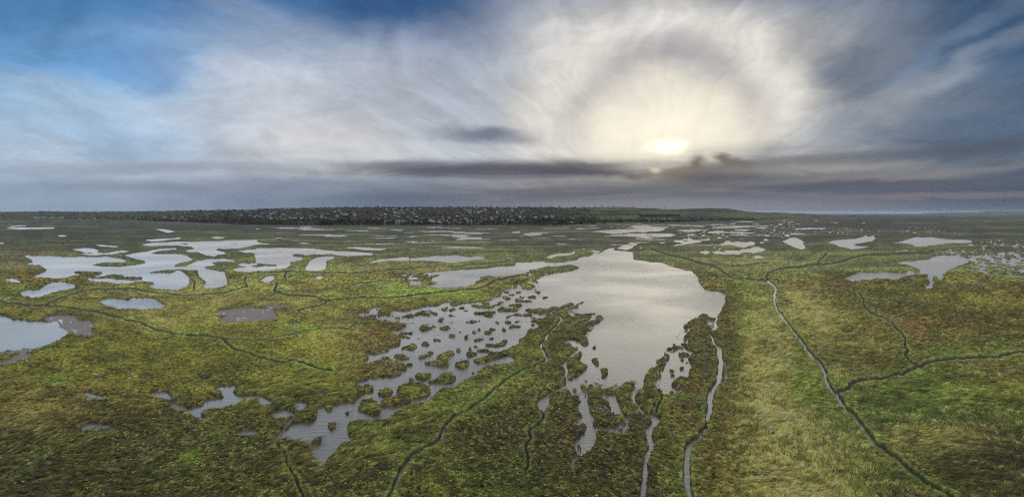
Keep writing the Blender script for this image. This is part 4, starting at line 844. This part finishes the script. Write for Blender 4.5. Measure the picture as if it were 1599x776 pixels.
def roof_mesh(l, w, h, rh, mat):
    m = MB(); o = .5; t_ = .3; k = rh/w
    for sgn in (-1, 1):
        a = [(-l-o, sgn*(w+o), h-o*k+.03), (l+o, sgn*(w+o), h-o*k+.03), (l+o, 0, h+rh+.03), (-l-o, 0, h+rh+.03)]
        if sgn > 0: a = a[::-1]
        m.quad(a); m.quad([(x, y, z+t_) for x, y, z in a])
        m.quad([a[0], a[1], (a[1][0],a[1][1],a[1][2]+t_), (a[0][0],a[0][1],a[0][2]+t_)]); m.quad([a[2], a[3], (a[3][0],a[3][1],a[3][2]+t_), (a[2][0],a[2][1],a[2][2]+t_)])
    return m.mesh('roof', [mat])
def chim_mesh(l, h, rh):
    m = MB(); m.box(l*.6-.5, l*.6+.5, -.5, .5, h+rh*.6, h+rh+1.6); m.bar((l*.6, 0, h+rh+1.6), (l*.6, 0, h+rh+2.2), .22, 6); return m.mesh('chimney', [CHIM])
SIZES = {'semi': (6.5, 4.5, 5.4, 3.8), 'bungalow': (7.5, 4.5, 3.0, 3.0), 'villa': (5.5, 5.0, 6.5, 4.2), 'row': (5.0, 5.0, 6.4, 3.4)}
HM = {}
def house_meshes(size, wall, roof):
    key = (size, wall, roof)
    if key not in HM:
        l, w, h, rh = SIZES[size]; HM[key] = (walls_mesh(l, w, h, rh, WALLS[wall]), roof_mesh(l, w, h, rh, ROOFS[roof]), chim_mesh(l, h, rh))
    return HM[key]
WN = {'white': 'white rendered', 'cream': 'cream', 'grey': 'grey', 'brick': 'red brick'}; RN = {'slate': 'dark slate roof', 'tile': 'brown tiled roof', 'pale': 'pale roof'}
SN = {'semi': 'house', 'bungalow': 'bungalow', 'villa': 'villa', 'row': 'terrace house'}
hr = random.Random(21)
USED = []
def put_house(px, y, wall, roof, size, where, zone, chim=True, rz=None):
    t_ = float(slope_t(px, y)); x, d, z = [float(a) for a in hill_point(px, t_)]
    lab = f"{WN[wall]} {SN[size]}, {RN[roof]}, {where}".replace('white rendered', 'white').replace('red brick', 'brick').replace('roof, lower', 'roof, low').replace('brown tiled', 'brown')
    e = empty('house', (x, d, z), lab, 'house', f"{WN[wall]} {SN[size]}s {zone}, {RN[roof]}", hr.uniform(-.5, .5) if rz is None else rz)
    a, b_, c = house_meshes(size, wall, roof)
    child(a, 'walls', e); r_ = child(b_, 'roof', e)
    if chim: child(c, 'chimney', r_)
    USED.append((px, y)); return e
ZONES = [
 (54, 100, 340.4, 341.6, 15, 'of the far left white row', 'far left', ('white',), ('slate','pale'), ('row',), 1),
 (102, 330, 337, 343, 38, 'of the low town left of the mast', 'left of the mast', ('white','cream','brick','grey'), ('slate','tile'), ('semi','bungalow'), 0),
 (300, 425, 329, 342, 28, 'of the slope round the mast', 'round the mast', ('white','brick','cream'), ('slate','tile'), ('semi','villa'), 0),
 (405, 520, 333, 344, 46, 'above the green field', 'above the green field', ('white','cream','grey','brick'), ('pale','tile','slate'), ('semi','bungalow'), 0),
 (520, 650, 327, 345, 42, 'of the middle hillside', 'mid hillside', ('brick','white','cream','grey'), ('tile','slate','pale'), ('semi','villa'), 0),
 (600, 735, 345, 350.2, 30, 'of the town marsh edge', 'marsh edge', ('white','cream','grey','brick'), ('pale','tile','slate'), ('semi','bungalow'), 0),
 (650, 820, 326, 345, 52, 'of the right hillside', 'right half of town', ('brick','white','cream','grey'), ('tile','slate','pale'), ('semi','villa'), 0),
 (735, 822, 344, 350.2, 18, 'by the marsh left of the wood', 'left of the point', ('white','cream','brick'), ('slate','pale','tile'), ('semi','bungalow'), 0),
 (822, 905, 339, 349.5, 20, 'of the right end of town', 'right end of town', ('white','cream','brick'), ('slate','pale'), ('semi','bungalow'), 0)]
for x0, x1, y0, y1, cnt, where, zone, wl, rf, sz, rowed in ZONES:
    for i in range(cnt):
        for _ in range(30):
            px = x0+(x1-x0)*(i+.5)/cnt if rowed else hr.uniform(x0, x1); y = hr.uniform(y0, y1)
            if rowed or all(abs(px-a) > 3.4 or abs(y-b_) > 1.1 for a, b_ in USED): break
        part = ('left end', 'left part', 'middle', 'right part', 'right end')[min(4, int(5*(px-x0)/(x1-x0)))]; lev = 'lower' if y > (y0+y1)/2 else 'upper'
        if rowed: lev = ''
        w_ = wl[min(int(abs(hr.gauss(0, 1.9))), len(wl)-1)]
        put_house(px, y, w_, hr.choice(rf), hr.choice(sz), f'{lev} {part} {where}'.strip(), f'{zone}, {lev} {part}', chim=not rowed, rz=0 if rowed else None)
# three bigger white houses that stand out at the marsh edge, with their windows and doors
def big_house(px, y, l, w, h, rh, label, n, cross=False):
    t_ = float(slope_t(px, y)); x, d, z = [float(a) for a in hill_point(px, t_)]
    e = empty('large_house', (x, d, z), label, 'house', None, 0.1)
    wl = child(walls_mesh(l, w, h, rh, WALLS['white']), 'walls', e); r_ = child(roof_mesh(l, w, h, rh, ROOFS['slate']), 'roof', e); child(chim_mesh(l, h, rh), 'chimney', r_)
    if cross:
        m = MB(); q = w+2.0
        m.quad([(-3.5,-q,-3),(3.5,-q,-3),(3.5,-q,h),(0,-q,h+rh*.9),(-3.5,-q,h)]); m.quad([(3.5,-q,-3),(3.5,-w+.02,-3),(3.5,-w+.02,h),(3.5,-q,h)]); m.quad([(-3.5,-w+.02,-3),(-3.5,-q,-3),(-3.5,-q,h),(-3.5,-w+.02,h)])
        child(m.mesh('front_gable', [WALLS['white']]), 'front_gable', e)
        m = MB()
        for s_ in (-1, 1):
            a = [(s_*4.1,-q-.4,h-.6),(s_*4.1,0,h-.6),(0,0,h+rh*.9+.1),(0,-q-.4,h+rh*.9+.1)]; m.quad(a); m.quad([(p[0],p[1],p[2]+.25) for p in a]); m.quad([a[0],a[3],(0,-q-.4,h+rh*.9+.35),(s_*4.1,-q-.4,h-.35)])
        child(m.mesh('gable_roof', [ROOFS['slate']]), 'gable_roof', e)
    for fl in (0, 1):
        for i in range(n):
            cx = -l+(i+.5)*2*l/n; front = -w-(2.0 if cross and abs(cx) < 3.6 else 0)
            if cross and 2.6 < abs(cx) < 4.4: continue
            if fl == 0 and i == n//2:
                m = MB(); m.box(cx-.6, cx+.6, front-.06, front-.02, 0, 2.3); child(m.mesh('door', [DOORM]), 'door', e); continue
            m = MB(); z0_ = 1.0+fl*3.0
            for a in ((cx-.85,cx+.85,z0_-.1,z0_),(cx-.85,cx+.85,z0_+1.5,z0_+1.6),(cx-.85,cx-.75,z0_,z0_+1.5),(cx+.75,cx+.85,z0_,z0_+1.5)): m.box(a[0], a[1], front-.08, front-.01, a[2], a[3])
            wf = child(m.mesh('window', [FRAME]), 'window', e); m = MB(); m.box(cx-.75, cx+.75, front-.04, front-.012, z0_, z0_+1.5); child(m.mesh('pane', [GLASS]), 'pane', wf)
big_house(626.5, 350.6, 13, 7, 8, 5, 'long white house with slate roof at the marsh edge, left of the gabled white one', 6)
big_house(733, 350.9, 9, 7, 8.5, 6, 'white gabled house with steep slate roof alone at the marsh edge', 4, True)
big_house(790, 350.3, 11, 7, 8, 6, 'wide white gabled house at the marsh edge, right of the steep roofed one', 5, True)

# ------------------------------------------------------------------ trees
BARK = simple('tree_bark', (.07,.055,.04), .95, .3)
LEAF = {'dark': simple('evergreen_leaves', (.034,.042,.018), .9, .45, .6), 'bare': simple('bare_winter_twigs', (.062,.048,.036), .95, .4, .6), 'olive': simple('olive_leaves', (.060,.062,.026), .9, .4, .6)}
def crown_mesh(hgt_, wid, kind, n, seed, cone=False):
    g = np.random.default_rng(seed); lob = g.normal(0, .5, (7, 3))*[wid*.5, wid*.5, hgt_*.22]
    P_ = []
    while len(P_) < n:
        c = lob[g.integers(0, 7)]; p = c+g.normal(0, 1, 3)*[wid*.20, wid*.20, hgt_*.14]
        if cone: f = g.random(); p = np.array([g.normal(0, 1)*wid*.28*(1.05-f), g.normal(0, 1)*wid*.28*(1.05-f), (f-.45)*hgt_*.8])
        P_.append(p)
    P_ = np.array(P_); s = g.uniform(.35, .85, (n, 1))*wid*.11
    a = g.normal(0, 1, (n, 3)); a /= np.linalg.norm(a, axis=1, keepdims=True); b_ = np.cross(a, g.normal(0, 1, (n, 3))); b_ /= np.linalg.norm(b_, axis=1, keepdims=True)
    co = np.stack([P_+a*s, P_+b_*s, P_-a*s, P_-b_*s*.8], 1).reshape(-1, 3)+[0, 0, hgt_*.60]
    me = raw_mesh('crown', co, np.arange(n*4).reshape(-1, 4)); me.materials.append(LEAF[kind]); return me
def trunk_mesh(hgt_):
    m = MB(); m.bar((0,0,-1), (0,0,hgt_*.45), .5, 7, .32)
    for k in range(5):
        an = k*1.26; m.bar((0,0,hgt_*(.25+.05*k)), (math.cos(an)*hgt_*.2, math.sin(an)*hgt_*.2, hgt_*(.6+.05*k)), .22, 5, .07)
    m.bar((0,0,hgt_*.45), (.2,.1,hgt_*.85), .30, 6, .06)
    return m.mesh('trunk', [BARK])
TK = {'evergreen_tree': [(crown_mesh(13, 10, 'dark', 260, 1), trunk_mesh(13)), (crown_mesh(15, 9, 'dark', 260, 2), trunk_mesh(15))],
      'conifer': [(crown_mesh(17, 8, 'dark', 240, 3, True), trunk_mesh(17))],
      'bare_tree': [(crown_mesh(13, 11, 'bare', 300, 4), trunk_mesh(13)), (crown_mesh(10, 12, 'bare', 280, 5), trunk_mesh(10))],
      'olive_tree': [(crown_mesh(9, 10, 'olive', 240, 6), trunk_mesh(9))]}
TL = {'evergreen_tree': 'dark round evergreen', 'conifer': 'dark pointed conifer', 'bare_tree': 'brown leafless tree', 'olive_tree': 'low olive tree'}
def put_tree(px, y, kind, where, group, sc_=1.0, pt=None):
    if pt is None: x, d, z = [float(a) for a in hill_point(px, float(slope_t(px, y)))]
    else: x, d, z = pt
    e = empty(kind, (x, d, z-.3), (f"{where[:5].strip()} {TL[kind]} {where[5:].strip()}" if where[:5] in ('small', 'tall ') else f"{TL[kind]} {where}"), 'tree', f"{TL[kind]}s {group}", hr.uniform(0, 6)); e.scale = (sc_*hr.uniform(.8, 1.2),)*3
    c, tr_ = hr.choice(TK[kind]); child(tr_, 'trunk', e); child(c, 'crown', e)
for x0, x1, y0, y1, cnt, kinds, where, group in [
  (500, 600, 349, 352, 34, ('bare_tree','evergreen_tree'), 'the wood right of the green field', 'right of the green field'),
  (600, 800, 350.6, 352, 44, ('evergreen_tree','bare_tree','conifer'), 'the hedge between marsh and town', 'between marsh and town'),
  (800, 912, 346, 352, 46, ('evergreen_tree','bare_tree'), 'the wood right of town', 'right end of town'),
  (215, 400, 345, 350, 40, ('bare_tree','olive_tree'), 'the scrub left of town', 'left marsh edge'),
  (920, 1080, 345.8, 347.6, 36, ('olive_tree','evergreen_tree'), 'the field hedge right of town', 'field hedge right of town'),
  (480, 830, 322, 326, 44, ('evergreen_tree','conifer','bare_tree'), 'the skyline above town', 'skyline above town'),
  (830, 1045, 322, 325, 26, ('evergreen_tree','olive_tree'), 'the skyline right of town', 'skyline right of town')]:
    for i in range(cnt):
        px = x0+(x1-x0)*(i+hr.random())/cnt; part = ('left end', 'left part', 'middle', 'right part', 'right end')[min(4, int(5*(px-x0)/(x1-x0)))]
        big = i % 2; put_tree(px, hr.uniform(y0, y1), hr.choice(kinds), f"{('small', 'tall')[big]} at the {part} of {where}", f"{group}, {part}, {('small', 'tall')[big]}", ((.85, 1.35) if 'skyline' not in where else (.6, .95))[big])
for i in range(7):
    d = 6800; put_tree(0, 0, 'evergreen_tree', ('leftmost','second from left','third from left','middle','third from right','second from right','rightmost')[i]+' of the clump on the right horizon', 'right horizon clump', 1.25, ((1319+i*2.3-799.5)*d/F, d+hr.uniform(-30, 30), .5))
# woods, gardens and hedges that read as one dark mass
g = np.random.default_rng(9); pts = []
def wood(x0, x1, y0, y1, n, thr=0.0):
    px = g.uniform(x0, x1, n); y = g.uniform(y0, y1, n); k = (fbm(px/8, y*1.2, 3) > thr) & ((px < 800) | (g.random(n) < np.clip(1.25-(px-800)/150, .12, 1)) | (x1-x0 < 300))
    a, d, z = hill_point(px[k], slope_t(px[k], y[k])); pts.append(np.stack([a, d, z], 1))
wood(400, 930, 323, 351.5, 6400, .34); wood(300, 420, 326, 350, 900, .4); wood(60, 420, 328, 343, 2600, .36); wood(350, 520, 350, 351.5, 160); wood(240, 420, 343, 349, 500, .4); wood(830, 912, 340, 351.5, 350, .4); wood(905, 945, 346, 350.5, 50, .4)
wood(-250, 60, 331, 342, 500, .5); wood(920, 1240, 326, 346, 500, .58)
for x0, x1, y, n in [(915,1090,346.6,260),(1000,1062,336.5,260),(1000,1062,338,200),(880,1000,335,120),(900,1180,341,160),(1080,1180,343.5,160),(900,1000,331,90),(1060,1150,330,100),(1040,1240,345,160),(370,430,346.8,80),(340,512,344.6,120),(500,512,348,60)]:
    wood(x0, x1, y-.35, y+.35, n)
P0 = np.concatenate(pts); nC = len(P0); K = 16
cen = np.repeat(P0, K, 0); hh = np.repeat(g.uniform(2.5, 8, nC)*np.where(P0[:, 0] < -1000, .8, 1), K)
cen = cen+g.normal(0, 1, cen.shape)*np.stack([hh*.55, hh*.55, hh*.28], 1)+np.stack([0*hh, 0*hh, hh*.75], 1)
nq = len(cen); s = g.uniform(.8, 2.0, (nq, 1)); a = g.normal(0, 1, (nq, 3)); a /= np.linalg.norm(a, axis=1, keepdims=True); b_ = np.cross(a, g.normal(0, 1, (nq, 3))); b_ /= np.linalg.norm(b_, axis=1, keepdims=True)
co = np.stack([cen+a*s, cen+b_*s, cen-a*s, cen-b_*s], 1).reshape(-1, 3)
me = raw_mesh('woodland', co, np.arange(nq*4).reshape(-1, 4))
wc = np.where(np.repeat(g.random(nC) < .5, K)[:, None], (.052,.062,.034), (.088,.074,.060))*g.uniform(.6, 1.5, (nq, 1)); add_attr(me, 'veg', np.repeat(wc, 4, 0))
wm2, t, b = newmat('woodland_leaves'); ca = nd(t, 'ShaderNodeAttribute', attribute_name='veg'); t.links.new(ca.outputs['Color'], b.inputs['Base Color']); b.inputs['Roughness'].default_value = .95; b.inputs['Specular IOR Level'].default_value = .1
link(me, 'woodland', wm2, kind='stuff', label='dark mass of far-off trees and hedges on the hills behind the marsh', cat='woodland')

# ------------------------------------------------------------------ masts, pylons, a shed on the horizon, a bush
STEEL = simple('galvanised_steel', (.16,.17,.18), .6, .1, 1.0)
def lattice(m, h, w0, w1, r, nseg=8):
    for sx_ in (-1, 1):
        for sy_ in (-1, 1): m.bar((sx_*w0, sy_*w0, -1), (sx_*w1, sy_*w1, h), r)
    for k in range(nseg):
        z0_, z1_ = h*k/nseg, h*(k+1)/nseg; a0_ = w0+(w1-w0)*k/nseg; a1_ = w0+(w1-w0)*(k+1)/nseg
        for s_ in (-1, 1):
            m.bar((-a0_, s_*a0_, z0_), (a1_, s_*a1_, z1_), r*.6); m.bar((a0_, s_*a0_, z0_), (-a1_, s_*a1_, z1_), r*.6)
            m.bar((s_*a0_, -a0_, z0_), (s_*a1_, a1_, z1_), r*.6)
def pylon(px, d, h, label):
    e = empty('pylon', ((px-799.5)*d/F, d, .5), label, 'pylon', None, .3)
    m = MB(); lattice(m, h, h*.085, h*.012, .45); child(m.mesh('tower', [STEEL]), 'tower', e)
    for k, (zf, wf) in enumerate(((.62, .17), (.77, .21), (.91, .14))):
        m = MB(); a = h*wf
        for s_ in (-1, 1): m.bar((0, -1, h*zf), (s_*a, 0, h*zf), .35); m.bar((0, 1, h*zf), (s_*a, 0, h*zf), .35); m.bar((0, 0, h*zf+2.4), (s_*a, 0, h*zf), .3); m.bar((s_*a, 0, h*zf), (s_*a, 0, h*zf-2.6), .25)
        child(m.mesh('cross_arm', [STEEL]), 'cross_arm', e)
pylon(1538.5, 6600, 62, 'left pylon of the close pair on the far right horizon')
pylon(1543.5, 6500, 64, 'right pylon of the close pair on the far right horizon')
pylon(1571, 8200, 52, 'lone fainter pylon nearest the right edge')
def mast(px, d, h, label, z=.5, r=.9, dish=False):
    e = empty('mast', ((px-799.5)*d/F, d, z), label, 'mast')
    m = MB(); m.bar((0,0,-1), (0,0,h), r, 8, r*.5); child(m.mesh('pole', [STEEL]), 'pole', e)
    m = MB(); m.box(-r*1.8, r*1.8, -r*1.8, r*1.8, h*.9, h*.9+1.2); m.bar((0,0,h), (0,0,h+4), .3); child(m.mesh('antenna', [STEEL]), 'antenna', e)
    m = MB()
    for k in range(3):
        an = k*2.094; m.bar((0,0,h*.75), (math.cos(an)*h*.28, math.sin(an)*h*.28, 0), .12)
    child(m.mesh('guy_wires', [STEEL]), 'guy_wires', e)
x_, d_, z_ = [float(a) for a in hill_point(341, float(slope_t(341, 340)))]
mast(341, d_, 58, 'tall slender mast rising above the trees at the left of town', z_, .8)
for i, (px, h, lb) in enumerate([(1437, 26, 'leftmost thin mast of the row on the right horizon'), (1446, 34, 'second thin mast from the left on the right horizon'), (1452.5, 30, 'middle thin mast of the row on the right horizon'),
        (1459, 36, 'fourth and tallest thin mast on the right horizon'), (1465.5, 24, 'shortest thin mast, rightmost of its row on the horizon')]):
    mast(px, 7600, h, lb, .5, 1.0)
def shed(px, d, l, w, h, rh, label):
    e = empty('shed', ((px-799.5)*d/F, d, .5), label, 'building', None, .2); child(walls_mesh(l, w, h, rh, WALLS['grey']), 'walls', e); child(roof_mesh(l, w, h, rh, ROOFS['slate']), 'roof', e)
    m = MB(); m.box(-2.5, 2.5, -w-.12, -w-.03, 0, h*.7); child(m.mesh('door', [DOORM]), 'door', e)
shed(1407, 7000, 17, 16, 7, 12, 'grey building with peaked roof on the right horizon')
shed(1377, 8400, 16, 10, 8, 4, 'low grey shed left of the peaked roof building on the horizon')
shed(1441, 8300, 20, 11, 9, 4, 'wide grey shed below the row of masts on the horizon')
def bush(px, y, r_, label, col):
    v = y-HY; d = H*F/v; e = empty('bush', ((px-799.5)*d/F, d, .4), label, 'bush')
    m = MB(); q = random.Random(int(px))
    for k in range(16):
        an = q.uniform(0, 6.28); m.bar((0,0,0), (math.cos(an)*r_*.8, math.sin(an)*r_*.8, r_*q.uniform(.5, 1)), .03, 4, .012)
    child(m.mesh('stems', [BARK]), 'stems', e)
    g_ = np.random.default_rng(int(px)); n_ = 700; P_ = g_.normal(0, 1, (n_, 3)); P_ /= np.linalg.norm(P_, axis=1, keepdims=True); P_ *= (g_.uniform(.35, 1, (n_, 1)))*[r_, r_, r_*.8]; P_[:, 2] = np.abs(P_[:, 2])+.05; P_ *= (1+.35*np.sin(P_[:, :1]*4)*np.cos(P_[:, 1:2]*5))
    s_ = g_.uniform(.05, .13, (n_, 1)); a_ = g_.normal(0, 1, (n_, 3)); a_ /= np.linalg.norm(a_, axis=1, keepdims=True); c_ = np.cross(a_, g_.normal(0, 1, (n_, 3))); c_ /= np.linalg.norm(c_, axis=1, keepdims=True)
    me = raw_mesh('foliage', np.stack([P_+a_*s_, P_+c_*s_*.6, P_-a_*s_, P_-c_*s_*.6], 1).reshape(-1, 3), np.arange(n_*4).reshape(-1, 4)); me.materials.append(col); child(me, 'foliage', e)
bush(1205, 683, .85, 'dark brown bush standing alone in the straw grass right of the creeks', simple('brown_bush_leaves', (.060,.042,.022), .9, .4, 3))
bush(1286, 607, .55, 'small dark bush near the bend of the right hand creek', simple('dark_bush_leaves', (.05,.055,.02), .9, .4, 3))

# ------------------------------------------------------------------ the air: thin even haze over the whole marsh
HZ = 1.5e-5
m = MB(); m.box(-62000, 62000, -62000, 98000, -4, 190)
hme = m.mesh('haze'); hmat = bpy.data.materials.new('haze_air'); hmat.use_nodes = True; t = hmat.node_tree; t.nodes.clear()
o_ = t.nodes.new('ShaderNodeOutputMaterial'); pv = t.nodes.new('ShaderNodeVolumePrincipled'); pv.inputs['Color'].default_value = (.80,.88,1,1); pv.inputs['Density'].default_value = HZ; pv.inputs['Anisotropy'].default_value = 0
t.links.new(pv.outputs[0], o_.inputs['Volume'])
link(hme, 'haze', hmat, kind='stuff', label='thin pale bluish haze lying over the far marsh and hills', cat='haze')
